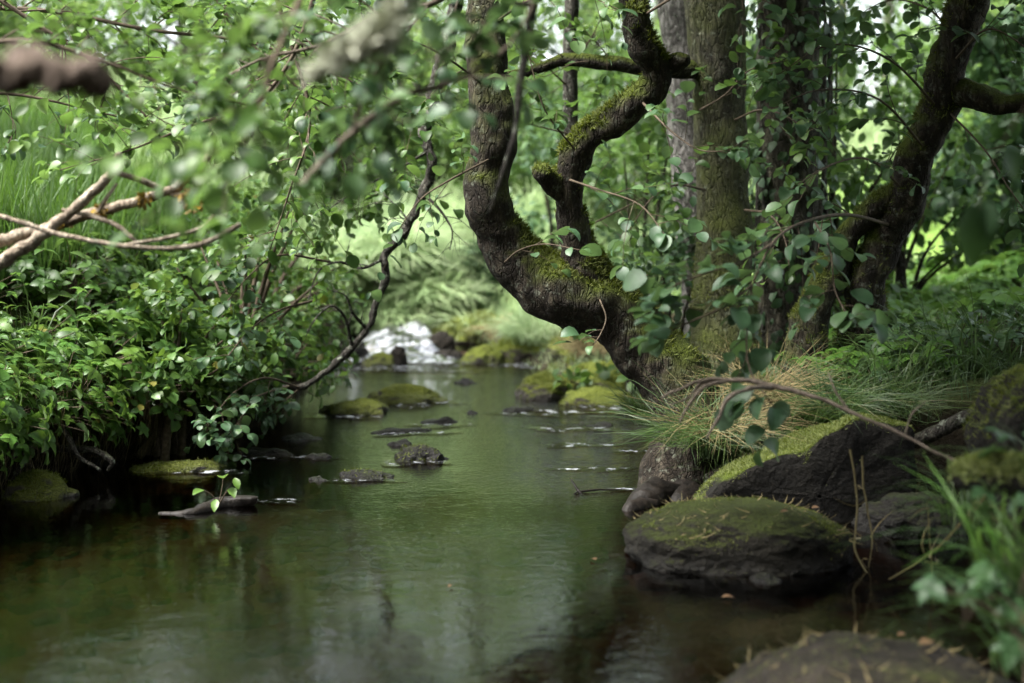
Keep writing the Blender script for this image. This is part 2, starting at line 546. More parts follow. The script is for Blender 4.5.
def foam_material(name, lo, hi, scale):
    t = NT(name)
    pos = t.n('ShaderNodeNewGeometry').outputs['Position']
    st = t.n('ShaderNodeMapping', {'Vector': pos, 'Scale': (1.0, .7, 1)}).outputs[0]
    n = t.noise(st, scale, 6, .65)
    a = t.n('ShaderNodeAttribute', attribute_name='rnd').outputs['Fac']
    f = t.math('MULTIPLY', t.step(n, lo, hi), a)
    w = t.n('ShaderNodeBsdfPrincipled', {'Base Color': t.ramp(t.noise(st, scale * 2.3, 5), [(.3, (.16, .17, .18)), (.6, (.40, .42, .45))]), 'Roughness': .4, 'Normal': t.n('ShaderNodeBump', {'Strength': .7, 'Distance': .03, 'Height': n}).outputs[0]}).outputs[0]
    tr = t.n('ShaderNodeBsdfTransparent', {'Color': (.6, .55, .45, 1)}).outputs[0]
    gl = t.n('ShaderNodeBsdfGlossy', {'Roughness': .12}).outputs[0]
    base = t.n('ShaderNodeMixShader', {0: .3, 1: tr, 2: gl}).outputs[0]
    return t.out(t.n('ShaderNodeMixShader', {0: f, 1: base, 2: w}).outputs[0])


# ------------------------------------------------------------------ terrain
LY = [-10, 3, 4, 5, 5.86, 6.5, 7.66, 8.5, 10.3, 10.8, 12, 14, 20, 90]
LX = [-2.6, -2.55, -2.45, -2.25, -1.95, -1.55, -1.25, -1.25, -1.45, -1.4, -1.35, -1.5, -2, -6]
RY = [-10, 2.5, 3.5, 4.46, 4.95, 5.12, 5.35, 5.86, 6.95, 8.1, 8.6, 9.3, 10.7, 12, 14, 20, 90]
RX = [1.6, 1.3, 1.25, 1.35, 1.5, 1.3, .62, .62, .70, .85, .75, .35, -.1, -.25, -.4, 0, 0]


def ground_h(X, Y):
    X, Y = np.asarray(X, float), np.asarray(Y, float)
    P = np.stack([X, Y, np.zeros_like(X)], -1).reshape(-1, 3)
    wob = (.07 * fbm(P, 1.9, 3, 3)).reshape(X.shape)
    nz = fbm(P, .45, 4, 8).reshape(X.shape)
    fine = fbm(P, 3.5, 3, 14).reshape(X.shape)
    dl = np.interp(Y, LY, LX) - X + wob
    dr = X - np.interp(Y, RY, RX) + wob
    bed = -.16 + .035 * fine + .08 * sstep((X - .2) / .9)
    rise = .14 * sstep((Y - 10.7) / 1.6) + 1.0 * sstep((Y - 12.4) / 1.6) + .10 * np.clip(Y - 14, 0, 40)
    zl = .42 * sstep(dl / .16) + .34 * sstep((dl - .1) / .6) + .42 * np.clip(dl - .4, 0, 2.2) + .12 * np.clip(dl - 2.6, 0, 14) + .10 * nz * sstep(dl) + .03 * fine
    zr = .24 * sstep(dr / .35) + .22 * sstep((dr - .3) / .8) + .10 * np.clip(dr - .8, 0, 14) + .08 * nz * sstep(dr) + .03 * fine
    z = bed + rise
    z = np.where(dl > -.02, np.maximum(z, -.14 + zl + .55 * rise + .0), z)
    z = np.where(dr > -.02, np.maximum(z, -.12 + zr + .75 * rise), z)
    z = z + nz * .15 * sstep((Y - 14) / 4)
    # unseen slope added behind the viewpoint to block low skylight on the rocks
    z = z + 5.5 * sstep((-1.6 - Y) / 4.5)
    return z


def gz(x, y):
    return float(ground_h(np.array([x]), np.array([y]))[0])


def axis_steps(lo, hi, a, b, fine, grow=1.13):
    out = list(np.arange(a, b + 1e-6, fine))
    s, x = fine, b
    while x < hi:
        s *= grow
        x += s
        out.append(x)
    s, x, pre = fine, a, []
    while x > lo:
        s *= grow
        x -= s
        pre.append(x)
    return np.array(pre[::-1] + out)


gx = axis_steps(-90, 90, -3.2, 2.6, .045)
gy = axis_steps(-12, 140, 2.2, 14.5, .055)
XX, YY = np.meshgrid(gx, gy, indexing='ij')
ZZ = ground_h(XX, YY)
mb = MB()
i, j = np.meshgrid(np.arange(len(gx) - 1), np.arange(len(gy) - 1), indexing='ij')
k = i * len(gy) + j
mb.add(np.stack([XX, YY, ZZ], -1).reshape(-1, 3), np.stack([k, k + len(gy), k + len(gy) + 1, k + 1], -1).reshape(-1, 4))
kind(mb.build('ground', ground_material()), 'structure')

# water sheet
mb = MB()
wx, wy = np.linspace(-4.5, 3.5, 30), np.linspace(-4, 11.15, 60)
XX, YY = np.meshgrid(wx, wy, indexing='ij')
i, j = np.meshgrid(np.arange(29), np.arange(59), indexing='ij')
k = i * 60 + j
mb.add(np.stack([XX, YY, XX * 0], -1).reshape(-1, 3), np.stack([k, k + 60, k + 61, k + 1], -1).reshape(-1, 4))
kind(mb.build('water', water_material()), 'structure')

# cascade: lumpy white water running down between the stones
mb = MB()
cu, cv = np.linspace(0, 1, 40), np.linspace(0, 1, 90)
UU, VV = np.meshgrid(cu, cv, indexing='ij')
Yc = 10.72 + 2.6 * VV
xc = np.interp(Yc, [10.7, 11.2, 12, 13.4], [-.88, -.92, -.96, -1.05])
half = np.interp(Yc, [10.7, 11.1, 11.8, 13.4], [.68, .44, .32, .22])
Xc = xc + (UU - .5) * 2 * half
P = np.stack([Xc, Yc, Xc * 0], -1).reshape(-1, 3)
lump = fbm(P, 3.2, 4, 21).reshape(Xc.shape)
stair = .05 * np.sin(VV * 22 + lump * 2)
Zc = np.maximum(.006, .15 * sstep((Yc - 10.95) / 1.9)) + (.05 * lump + stair * .6 + .05) * sstep(VV * 6) * (1 - (2 * UU - 1) ** 4)
edge = (1 - np.abs(2 * UU - 1) ** 3) * (1 - .0 * VV)
i, j = np.meshgrid(np.arange(39), np.arange(89), indexing='ij')
k = i * 90 + j
mb.add(np.stack([Xc, Yc, Zc], -1).reshape(-1, 3), np.stack([k, k + 90, k + 91, k + 1], -1).reshape(-1, 4), np.clip(edge * 1.3, 0, 1).ravel())
kind(mb.build('cascade_water', foam_material('white water', .43, .62, 11)), 'structure')

# foam streaks on the pool
mb = MB()


def foam(px, py, w, h, s=1.0):
    c = atw(px, py)
    rx = w / FPX * c[1] / 2
    ry = abs(atw(px, py - h / 2)[1] - atw(px, py + h / 2)[1]) / 2
    nr, ns = 5, 24
    vs, rr, fs = [], [], []
    for a in range(nr):
        for b in range(ns):
            th = 2 * math.pi * b / ns
            rad = (a + .15) / (nr - 1)
            kx = 1 + .35 * math.sin(3 * th + px) + .2 * math.sin(5 * th + py)
            vs.append((c[0] + rx * rad * kx * math.cos(th), c[1] + ry * rad * kx * math.sin(th), .005))
            rr.append(s * (1 - rad) ** .6 if rad < 1 else 0)
    for a in range(nr - 1):
        for b in range(ns):
            fs.append((a * ns + b, (a + 1) * ns + b, (a + 1) * ns + (b + 1) % ns, a * ns + (b + 1) % ns))
    mb.add(np.array(vs), np.array(fs), np.array(rr))


for a in ((400, 369, 150, 8), (520, 366, 60, 6), (415, 404, 80, 7), (350, 417, 70, 5), (410, 433, 80, 6), (610, 409, 80, 9), (560, 413, 70, 6),
          (410, 463, 70, 6), (360, 481, 70, 4), (275, 502, 50, 5), (560, 430, 60, 4), (320, 459, 40, 3), (270, 458, 70, 4), (610, 470, 50, 4), (630, 490, 50, 3), (440, 426, 60, 4), (600, 430, 50, 4), (520, 414, 50, 4), (580, 446, 70, 4), (630, 452, 40, 3), (570, 470, 40, 3), (205, 473, 90, 4)):
    foam(*a)
kind(mb.build('foam', foam_material('foam', .50, .64, 16)), 'stuff')


# ------------------------------------------------------------------ stones
def stone(name, label, px, py, w, h, mat, box=.8, seed=0, n=24, depth=.8, rough=.16, group=None, moss=0, tilt=0.0, z0=0.0, rot=None, mossmat='mossblade'):
    """a stone whose near foot stands in the water at px, py; w, h its width and visible height in the photo"""
    c = atw(px, py, z0)
    Y = c[1]
    rx = w / FPX * Y / 2 / .92
    ry = rx * depth
    top = h / FPX * Y * 1.0 + .35 * ry * (CAM_H / Y)
    top = max(h / FPX * Y - .7 * ry * CAM_H / Y, .25 * h / FPX * Y)
    top *= .72
    rz = top + .06
    base = (c[0], c[1] + ry * .85, z0 - .06)
    m = rock_mb((base[0], base[1], z0 + top * 1.0 - rz * 1.0), (rx, ry, rz), box, rough, 2.2, seed, n, random.uniform(-.4, .4) if rot is None else rot, tilt)
    root = thing(name, label, 'stone', base, group)
    m.build('stone_body', M[mat], root)
    if moss:
        f = MB()
        fuzz(m, f, moss, (.008, .02))
        f.build('moss', M[mossmat], root)
    return root


S = 'stones in the stream'
stone('stone', 'round mossy stone at the foot of the left bank', 30, 501, 78, 32, 'rock_moss', .85, 1, moss=1500, group=S)
stone('stone', 'long flat mossy stone in shade below the left bank', 174, 474, 108, 18, 'rock_moss', .8, 2, depth=.6, moss=900, group=S)
stone('stone', 'small bare stone tucked under the roots of the left bank', 98, 468, 34, 14, 'rock_dark', .8, 3, group=S)
stone('stone', 'low mossy stone beside the dipping bough in mid stream', 352, 416, 76, 20, 'rock_moss', .8, 4, moss=700, group=S)
stone('stone', 'wide humped mossy stone with foaming water along its foot', 405, 404, 88, 23, 'rock_moss', .8, 5, depth=.6, moss=900, group=S)
stone('stone', 'jagged dark stone standing highest in the middle of the pool', 417, 463, 64, 20, 'rock_dark', .8, 6, rough=.22, moss=500, group=S)
stone('stone', 'flat black stone lying just in front of the jagged one', 364, 481, 70, 14, 'rock_dark', .75, 7, rough=.25, moss=300, group=S)
stone('stone', 'little dark stone just behind the jagged one', 399, 447, 34, 9, 'rock_dark', .8, 8, n=14, rough=.25, group=S)
stone('stone', 'small flat stone midway between left bank and jagged stone', 315, 460, 38, 8, 'rock_dark', .8, 9, n=14, group=S)
stone('stone', 'long low sliver of stone breaking the riffle', 400, 434, 80, 8, 'rock_dark', .75, 10, n=14, depth=.4, group=S)
stone('stone', 'gravelly flat stone beneath the leafy bough tip', 262, 456, 70, 10, 'rock_dark', .75, 12, n=14, depth=.5, group=S)
stone('stone', 'tiny dark stone alone in the upper pool', 472, 414, 13, 6, 'rock_dark', .8, 13, n=8, group=S)
stone('stone', 'thin stone slab at the water edge under the dipping bough', 296, 442, 60, 8, 'rock_dark', .8, 14, n=14, group=S)
stone('stone', 'flat wet stone just upstream of the long low sliver', 438, 424, 46, 7, 'rock_dark', .75, 61, n=14, depth=.5, group=S)
stone('stone', 'small wet stone between the wide humped stone and the yellow moss cushion', 466, 384, 26, 7, 'rock_dark', .75, 62, n=14, group=S)
stone('stone', 'low dark stone off the right bank in the sparkling riffle', 600, 428, 34, 6, 'rock_dark', .75, 63, n=14, group=S)
stone('stone', 'flat dark stone below the left end of the mossy heap', 520, 412, 40, 7, 'rock_dark', .75, 64, n=14, depth=.5, group=S)
stone('stone', 'smooth wet stone just left of the flat black one', 318, 482, 30, 6, 'rock_dark', .75, 65, n=14, group=S)
G2 = 'mossy rocks by the cascade'
stone('stone', 'dark green rock at the left end of the mossy heap', 548, 400, 62, 36, 'rock_moss', .75, 15, moss=1500, group=G2)
stone('stone', 'low yellow mossy rock at the front of the heap with foam at its foot', 598, 406, 80, 24, 'rock_bright', .8, 16, moss=1500, group=G2, mossmat='brightmoss')
stone('stone', 'tall mossy rock at the back of the heap under the leaning trunk', 632, 396, 78, 46, 'rock_bright', .8, 17, moss=2000, group=G2, mossmat='brightmoss')
stone('stone', 'mossy rock between the heap and the trickle of water', 590, 386, 52, 34, 'rock_bright', .8, 18, moss=900, group=G2, mossmat='brightmoss')
stone('stone', 'dark wet rock beside the small side trickle', 572, 372, 46, 30, 'rock_dark', .8, 19, group=G2)
stone('stone', 'mossy rock half hidden behind the grass tussock', 655, 404, 48, 24, 'rock_moss', .8, 20, moss=500, group=G2)
stone('stone', 'low cushion of vivid yellow moss right of the cascade', 482, 364, 42, 26, 'rock_bright', .85, 21, moss=1200, group=G2, mossmat='brightmoss')
stone('stone', 'brown bare rock splitting the cascade', 446, 360, 34, 16, 'rock_brown', .8, 22, group=G2)
stone('stone', 'dark rounded rock left of the cascade foot', 378, 366, 34, 18, 'rock_moss', .8, 23, group=G2)
stone('stone', 'small pale rock at the top right of the cascade', 442, 341, 26, 12, 'rock_brown', .8, 24, n=14, group=G2, z0=.1)
stone('stone', 'dark rock on the left lip of the cascade under the brown grass', 352, 362, 36, 30, 'rock_dark', .8, 25, group=G2)
stone('stone', 'mossy rock behind the yellow moss cushion', 520, 352, 56, 34, 'rock_moss', .8, 26, moss=800, group=G2, z0=.05)
stone('stone', 'grey stone in the white water middle of the cascade', 398, 352, 16, 8, 'rock_brown', .8, 27, n=14, group=G2, z0=.1)



def on_surface(m_, px, py):
    v = m_.arrays()[0]
    d = v - [0, 0, CAM_H]
    dep = d[:, 1] * cp - d[:, 2] * sp
    sx = 512 + FPX * d[:, 0] / dep
    sy = 341.5 - FPX * (d[:, 1] * sp + d[:, 2] * cp) / dep
    k = (sx - px) ** 2 + (sy - py) ** 2
    c = np.argsort(k)[:6]
    return v[c[np.argmin(v[c, 1])]]


mb = MB()
for k in range(260):
    y_ = rng.uniform(2.9, 5.6)
    x_ = rng.uniform(-1.9, 1.2)
    r_ = rng.uniform(.015, .06)
    m_ = rock_mb((x_, y_, gz(x_, y_) + r_ * .2), (r_ * 1.2, r_, r_ * .6), .8, .15, 2, k, 8, rng.uniform(0, 3))
    mb.add(*m_.arrays()[:2])
kind(tag(mb.build('pebbles', M['rock_brown']), 'dark pebbles lying on the brown bed of the near shallows', 'pebbles'), 'stuff')

def on_surface(m_, px, py):
    v = m_.arrays()[0]
    d = v - [0, 0, CAM_H]
    dep = d[:, 1] * cp - d[:, 2] * sp
    sx = 512 + FPX * d[:, 0] / dep
    sy = 341.5 - FPX * (d[:, 1] * sp + d[:, 2] * cp) / dep
    k = (sx - px) ** 2 + (sy - py) ** 2
    c = np.argsort(k)[:6]
    return v[c[np.argmin(v[c, 1])]]


mb = MB()
for k in range(260):
    y_ = rng.uniform(2.9, 5.6)
    x_ = rng.uniform(-1.9, 1.2)
    r_ = rng.uniform(.015, .06)
    m_ = rock_mb((x_, y_, gz(x_, y_) + r_ * .2), (r_ * 1.2, r_, r_ * .6), .8, .15, 2, k, 8, rng.uniform(0, 3))
    mb.add(*m_.arrays()[:2])
kind(tag(mb.build('pebbles', M['rock_brown']), 'dark pebbles lying on the brown bed of the near shallows', 'pebbles'), 'stuff')
for k, (lab, px, py, s_) in enumerate((('yellowed leaf floating beside the flat boulder', 722, 597, .035), ('tan leaf floating on the water left of the flat boulder', 596, 560, .03), ('small leaf drifting in the open middle water', 452, 585, .022))):
    p = atw(px, py, .006)
    l = MB()
    scatter(l, SERR, [p], [[math.cos(k * 2.1), math.sin(k * 2.1), .02]], [[0, -.1, 1]], s_, None, np.array([.5]))
    tag(l.build('floating_leaf', M['fallen'], None, p), lab, 'leaf', 'leaves floating on the stream')


# near right boulders
bl = thing('boulder', 'big flat topped dark boulder at the water edge with thin moss', 'boulder', (.71, 4.5, -.05))
m = rock_mb((.72, 4.47, .03), (.365, .29, .145), .72, .08, 1.7, 31, 90, .1, -.04)
m.build('stone_body', M['rock_big'], bl)
flat_boulder, FLAT = m, bl.name
f = MB()
fuzz(m, f, 3500, (.004, .011), .45, .25, mask=lambda c: (fbm(c, 5, 2, 3) > .05) * 1.0)
f.build('moss', M['mossblade'], bl)


def prism_rock(profile, y0, y1, lean, seed, rough=.035, nsub=26):
    """block with a polygonal side outline (x, z), running back from y0 to y1, edges worn by noise"""
    pr = np.array(profile, float)
    cen = pr.mean(0)
    ring = []
    for a in range(len(pr)):
        p, q = pr[a], pr[(a + 1) % len(pr)]
        kk = max(3, int(np.linalg.norm(q - p) / .022))
        for s in np.linspace(0, 1, kk, endpoint=False):
            ring.append(p + (q - p) * s)
    ring = np.array(ring)
    for _ in range(2):
        ring = .5 * ring + .25 * (np.roll(ring, 1, 0) + np.roll(ring, -1, 0))
    m_ = len(ring)
    ys = np.linspace(0, 1, nsub)
    shr = np.concatenate([[.02, .4, .75, .92], np.full(nsub - 8, 1.0), [.95, .8, .5, .02]])
    yy = np.concatenate([[0, 0, .01, .03], np.linspace(.06, .94, nsub - 8), [.97, .99, 1, 1]])
    V = []
    for s, t in zip(shr, yy):
        r2 = cen + (ring - cen) * s
        V.append(np.stack([r2[:, 0] + lean * (y1 - y0) * t, np.full(m_, y0 + (y1 - y0) * t), r2[:, 1]], -1))
    V = np.array(V).reshape(-1, 3)
    d = np.stack([fbm(V + 11 * ax, 3.0, 6, seed + ax) for ax in range(3)], -1)
    V = V + rough * d
    i, j = np.meshgrid(np.arange(nsub - 1), np.arange(m_), indexing='ij')
    j2 = (j + 1) % m_
    F = np.stack([i * m_ + j, i * m_ + j2, (i + 1) * m_ + j2, (i + 1) * m_ + j], -1).reshape(-1, 4)[:, ::-1]
    o = MB()
    o.add(V, F)
    return o


pts = [at(680, 520, 5.0), at(720, 484, 5.0), at(790, 450, 5.0), at(852, 420, 5.0), at(912, 428, 5.0), at(920, 530, 5.0), at(905, 580, 5.0), at(690, 570, 5.0)]
prof = [(p[0], p[2]) for p in pts][::-1]
sl = thing('boulder', 'slanting rock slab with a bright green mossy top edge behind the flat boulder', 'boulder', (1.0, 5.2, 0))
m = prism_rock(prof, 4.95, 5.16, .05, 41)
m.build('stone_body', M['rock_slab'], sl)
f = MB()
fuzz(m, f, 16000, (.004, .013), .25, .25)
f.build('moss', M['brightmoss'], sl)

bl = thing('boulder', 'broad brown half sunken boulder in the bottom right foreground', 'boulder', (.8, 3.15, -.05))
m = rock_mb((.80, 3.05, -.035), (.36, .40, .14), .8, .14, 1.6, 51, 90, -.2, -.04)
m.build('stone_body', M['rock_brown'], bl)
sunk_boulder = m
f = MB()
fuzz(m, f, 1500, (.004, .010), .4, .25, mask=lambda c: (c[:, 0] < .8) * 1.0)
f.build('moss', M['mossblade'], bl)

def litter(m_, n, parent, mat='drygrass', L=(.01, .05)):
    v, f, _ = m_.arrays()
    nn = np.cross(v[f[:, 2]] - v[f[:, 0]], v[f[:, 3]] - v[f[:, 1]])
    nn = unit(nn)
    w_ = np.clip(nn[:, 2] - .6, 0, 1)
    k = rng.choice(len(f), n, p=w_ / w_.sum())
    p_ = v[f[k]].mean(1) + nn[k] * .004
    a = rng.uniform(0, 6.283, n)
    ax = np.stack([np.cos(a), np.sin(a), rng.normal(.05, .12, n)], -1)
    sz = rng.uniform(L[0], L[1], n)
    o = MB()
    scatter(o, BLADE, p_, ax, nn[k] + rv(n, .3), sz, np.full(n, .0035))
    ob = o.build('leaf_litter', M[mat], parent)
    ob['kind'] = 'stuff'


litter(sunk_boulder, 160, bl, 'drygrass')
litter(flat_boulder, 140, bpy.data.objects[FLAT], 'drygrass')
bl = thing('boulder', 'steep mossy boulder at the right edge above the long grass', 'boulder', (1.55, 4.1, .1))
m = rock_mb((1.64, 4.1, .38), (.25, .3, .30), .8, .14, 1.7, 52, 90, .2, .25)
m.build('stone_body', M['rock_slab'], bl)
f = MB()
fuzz(m, f, 4000, (.008, .02), .1, .2)
f.build('moss', M['mossblade'], bl)

p = at(905, 560, 4.75)
bl = thing('boulder', 'grey shaded rock wedged in the dark hollow right of the flat boulder', 'boulder', (p[0], 4.8, 0))
rock_mb((p[0] + .04, 4.85, .0), (.17, .2, .13), .7, .2, 1.9, 53, 90, .4, .2).build('stone_body', M['rock_dark'], bl)
p = atw(768, 583)
bl = thing('stone', 'small dark cobble under the lip of the flat boulder', 'stone', (p[0], p[1], 0))
rock_mb((p[0], p[1] + .03, -.012), (.05, .05, .03), .8, .15, 2, 55, 14).build('stone_body', M['rock_dark'], bl)

# mossy log stub at the right edge
lg = thing('mossy_log', 'short stub of log wrapped in bright moss at the right edge', 'log', at(985, 480, 3.3))
m = MB()
tube(m, [at(958, 478, 3.35), at(985, 473, 3.3), at(1030, 478, 3.25), at(1090, 490, 3.2)], [.032, .04, .045, .045], 16, 10, .2, 14, 3)
m.build('log_body', M['rock_slab'], lg)
f = MB()
fuzz(m, f, 2200, (.01, .022), -.1, .2)
f.build('moss', M['brightmoss'], lg)


# ------------------------------------------------------------------ leafy wood
def leaves_on(mb, C, size, n, tmpl, spread=.8, start=.25, up=1.0, jit=.35, droop=.25):
    """alternate leaves along a twig centre line"""
    m_ = len(C)
    t = np.linspace(start, 1, n)
    idx = t * (m_ - 1)
    i0 = np.minimum(idx.astype(int), m_ - 2)
    fr = (idx - i0)[:, None]
    p = C[i0] * (1 - fr) + C[i0 + 1] * fr
    d = unit(C[i0 + 1] - C[i0])
    side = unit(np.cross(d, [0, 0, 1.0]) + 1e-6)
    sg = np.where(np.arange(n) % 2 == 0, 1.0, -1.0)[:, None]
    ax = d * .6 + side * sg * spread + rv(n, .25) + np.array([0, 0, -droop])
    ax[-1] = d[-1] + rv(1, .15)[0]
    nr = np.array([0, 0, up]) + rv(n, jit)
    sz = size * rng.uniform(.45, 1.2, n)
    if tmpl is ROUND:
        q = rng.random(n) < .5
        scatter(mb, ROUND, p[q], ax[q], nr[q], sz[q], sz[q] * rng.uniform(.75, 1.15, q.sum()))
        tmpl, p, ax, nr, sz = ROUND_CURL, p[~q], ax[~q], nr[~q], sz[~q]
    scatter(mb, tmpl, p, ax, nr, sz, sz * rng.uniform(.75, 1.15, len(sz)))


def bough(wood, leaf, path, r0, r1, ntw, twl, lsize, nl=6, tmpl=ROUND, start=.15, droop=.3, segs=7, amp=.1, sub=0, up=.3, bare=0.0, per=6):
    """a branch: main wood along path, side twigs, leaves on the twigs"""
    P = np.asarray(path, float)
    C, r = tube(wood, P, np.linspace(r0, r1, len(P)), segs, per, amp, 14, int(abs(P[0, 0] * 100)) % 50)
    L = len(C)
    for q in range(ntw):
        t = start + (1 - start) * (q + rng.random()) / ntw
        i0 = min(int(t * (L - 3)), L - 4)
        d = unit(C[i0 + 1] - C[i0])
        s = unit(rv(1)[0] + np.array([0, 0, up]))
        s = unit(s - d * s.dot(d))
        l = twl * rng.uniform(.5, 1.15)
        v = unit(d * rng.uniform(.3, 1.0) + s)
        tp = [C[i0], C[i0] + v * l * .35, C[i0] + v * l * .7 + np.array([0, 0, -droop * l * .2]) + rv(1, l * .05)[0], C[i0] + v * l + np.array([0, 0, -droop * l * .55]) + rv(1, l * .07)[0]]
        rr = max(min(r[i0] * .45, .006), .0016)
        TC, _ = tube(wood, tp, [rr, rr * .8, rr * .55, rr * .3], 4, 4)
        if sub:
            for w in range(sub):
                j0 = rng.integers(3, len(TC) - 3)
                v2 = unit(unit(TC[j0 + 1] - TC[j0]) * .8 + rv(1, .6)[0])
                l2 = l * rng.uniform(.3, .55)
                T2, _ = tube(wood, [TC[j0], TC[j0] + v2 * l2 * .5, TC[j0] + v2 * l2 + np.array([0, 0, -droop * l2 * .4])], [rr * .5, rr * .4, rr * .25], 4, 3)
                if leaf is not None and rng.random() > bare:
                    leaves_on(leaf, T2, lsize, max(3, nl - 2), tmpl)
        if leaf is not None and rng.random() > bare:
            leaves_on(leaf, TC, lsize, nl, tmpl)
    if leaf is not None and not bare:
        leaves_on(leaf, C[-max(6, L // 4):], lsize, nl, tmpl)
    return C


def clumps(leaf, cen, rad, nleaf, size, tmpl=SMALL, flat=.6, up=.8, shell=.5):
    """leaf clouds round the given clump centres"""
    cen, rad = np.asarray(cen), np.broadcast_to(rad, (len(cen),))
    idx = np.repeat(np.arange(len(cen)), nleaf)
    n = len(idx)
    o = unit(rv(n)) * (rng.random((n, 1)) ** shell)
    o[:, 2] *= flat
    p = cen[idx] + o * rad[idx][:, None]
    ax = o + rv(n, .7) + np.array([0, 0, -.25])
    nr = rv(n, .5) + np.array([0, 0, up])
    r = np.clip(rng.random(n) * .75 + rng.random(len(cen))[idx] * .35 - .05, 0, 1)
    scatter(leaf, tmpl, p, ax, nr, size * rng.uniform(.6, 1.25, n), None, r)


def path_px(rows):
    """rows of (px, py, width px, Y) -> points and radii"""
    P = np.array([at(a, b, d) for a, b, w, d in rows])
    r = np.array([w / FPX * d / 2 for a, b, w, d in rows])
    return P, r


# ---- the gnarled leaning tree
gt = thing('gnarled_tree', 'gnarled mossy tree with a crooked trunk leaning left over the water', 'tree', (.72, 5.72, 0))
tr = MB()
P, r = path_px([(672, 560, 88, 5.45), (676, 510, 76, 5.55), (690, 455, 68, 5.68), (688, 405, 66, 5.74), (662, 358, 66, 5.78), (624, 323, 68, 5.8), (584, 295, 68, 5.8),
                (545, 277, 64, 5.8), (512, 256, 52, 5.8), (490, 226, 44, 5.8), (486, 190, 41, 5.8), (491, 140, 43, 5.8), (489, 90, 41, 5.82), (484, 40, 36, 5.85), (482, -20, 33, 5.9),
                (476, -120, 31, 6.0), (490, -260, 26, 6.1), (480, -420, 20, 6.2), (500, -600, 12, 6.3)])
tube(tr, P, r * 1.02, 48, 18, .18, 8, 2, wob=.3)
tr.build('trunk', M['bark_moss'], gt)
lm = MB()
P, r = path_px([(612, 318, 40, 5.82), (592, 284, 40, 5.78), (577, 245, 36, 5.75), (569, 205, 33, 5.72), (570, 172, 34, 5.7), (586, 140, 33, 5.68), (620, 116, 34, 5.66), (648, 93, 33, 5.65),
                (661, 70, 35, 5.63), (651, 46, 35, 5.6), (636, 20, 33, 5.6), (631, -20, 31, 5.6), (640, -110, 28, 5.5), (610, -240, 22, 5.4), (640, -400, 14, 5.3)])
tube(lm, P, r * .92, 36, 16, .26, 9, 6, wob=.4)
limb = lm.build('limb', M['bark_moss'], gt)
st = MB()
P, r = path_px([(574, 196, 26, 5.73), (560, 190, 24, 5.7), (549, 180, 23, 5.66), (540, 172, 22, 5.62)])
tube(st, P, r, 16, 8, .3, 14, 8)
st.build('broken_stub', M['bark_moss'], gt)
st2 = MB()
P, r = path_px([(655, 72, 24, 5.64), (676, 62, 20, 5.62), (686, 60, 12, 5.6)])
tube(st2, P, r, 16, 8, .3, 14, 9)
st2.build('bark_knot', M['bark_moss'], gt)
mo = MB()
fuzz(tr, mo, 9000, (.008, .026), .35, .2, mask=lambda c: np.clip((c[:, 2] - .35) * 3, 0, 1))
fuzz(lm, mo, 9000, (.008, .026), .15, .2)
fuzz(st, mo, 600, (.008, .022), .0, .2)
mo.build('moss', M['mossblade'], gt)
for k, rows in enumerate(([(668, 500, 44, 5.5), (650, 502, 36, 5.35), (640, 510, 28, 5.28), (632, 522, 22, 5.18), (640, 548, 16, 5.1)],
                          [(668, 510, 34, 5.5), (648, 508, 24, 5.3), (628, 512, 20, 5.2), (623, 528, 16, 5.15), (628, 540, 14, 5.12)],
                          [(690, 500, 40, 5.5), (675, 520, 34, 5.3), (660, 535, 26, 5.15), (655, 560, 20, 5.05)],
                          [(715, 480, 40, 5.6), (735, 500, 34, 5.45), (750, 520, 26, 5.35), (760, 545, 20, 5.3)],
                          [(715, 440, 40, 5.75), (750, 440, 34, 5.8), (790, 450, 24, 5.85), (820, 470, 18, 5.9)])):
    rt = MB()
    P, r = path_px(rows)
    tube(rt, P, r, 16, 10, .3, 12, 20 + k, wob=.4)
    rt.build('root', M['wetwood'] if k < 3 else M['bark_moss'], gt)
# leafy shoots
SH = [([(505, 262, 5.6), (520, 250, 5.4), (545, 244, 5.3), (580, 250, 5.2)], .004, 2, .16, .075, 3),
      ([(600, 300, 5.55), (606, 318, 5.4), (600, 335, 5.3), (592, 346, 5.25)], .0035, 2, .1, .08, 2),
      ([(570, 180, 5.6), (600, 190, 5.3), (640, 205, 5.2), (665, 235, 5.1)], .005, 6, .26, .06, 6),
      ([(488, 160, 5.7), (450, 180, 5.4), (420, 200, 5.2), (395, 235, 5.1)], .005, 5, .26, .06, 6),
      ([(575, 150, 5.6), (545, 110, 5.5), (530, 60, 5.5), (520, 20, 5.5)], .004, 5, .2, .065, 5),
      ([(640, 100, 5.6), (670, 130, 5.3), (700, 150, 5.1), (735, 150, 5.0)], .005, 6, .26, .06, 6),
      ([(490, 90, 5.8), (450, 60, 5.6), (410, 40, 5.5), (360, 30, 5.5)], .006, 8, .28, .065, 6),
      ([(484, 30, 5.9), (530, 0, 5.7), (570, -10, 5.6), (620, 10, 5.5)], .006, 8, .28, .065, 6),
      ([(636, 20, 5.6), (690, -10, 5.3), (740, -10, 5.1), (800, 20, 5.0)], .006, 8, .28, .065, 6)]
for rows, r0, nt, tl, ls, nl in SH:
    w, l = MB(), MB()
    bough(w, l, [at(*q) for q in rows], r0, .0015, nt, tl, ls, nl, ROUND)
    b = w.build('leafy_shoot', M['twig'], gt)
    l.build('leaves', M['cool'], b)
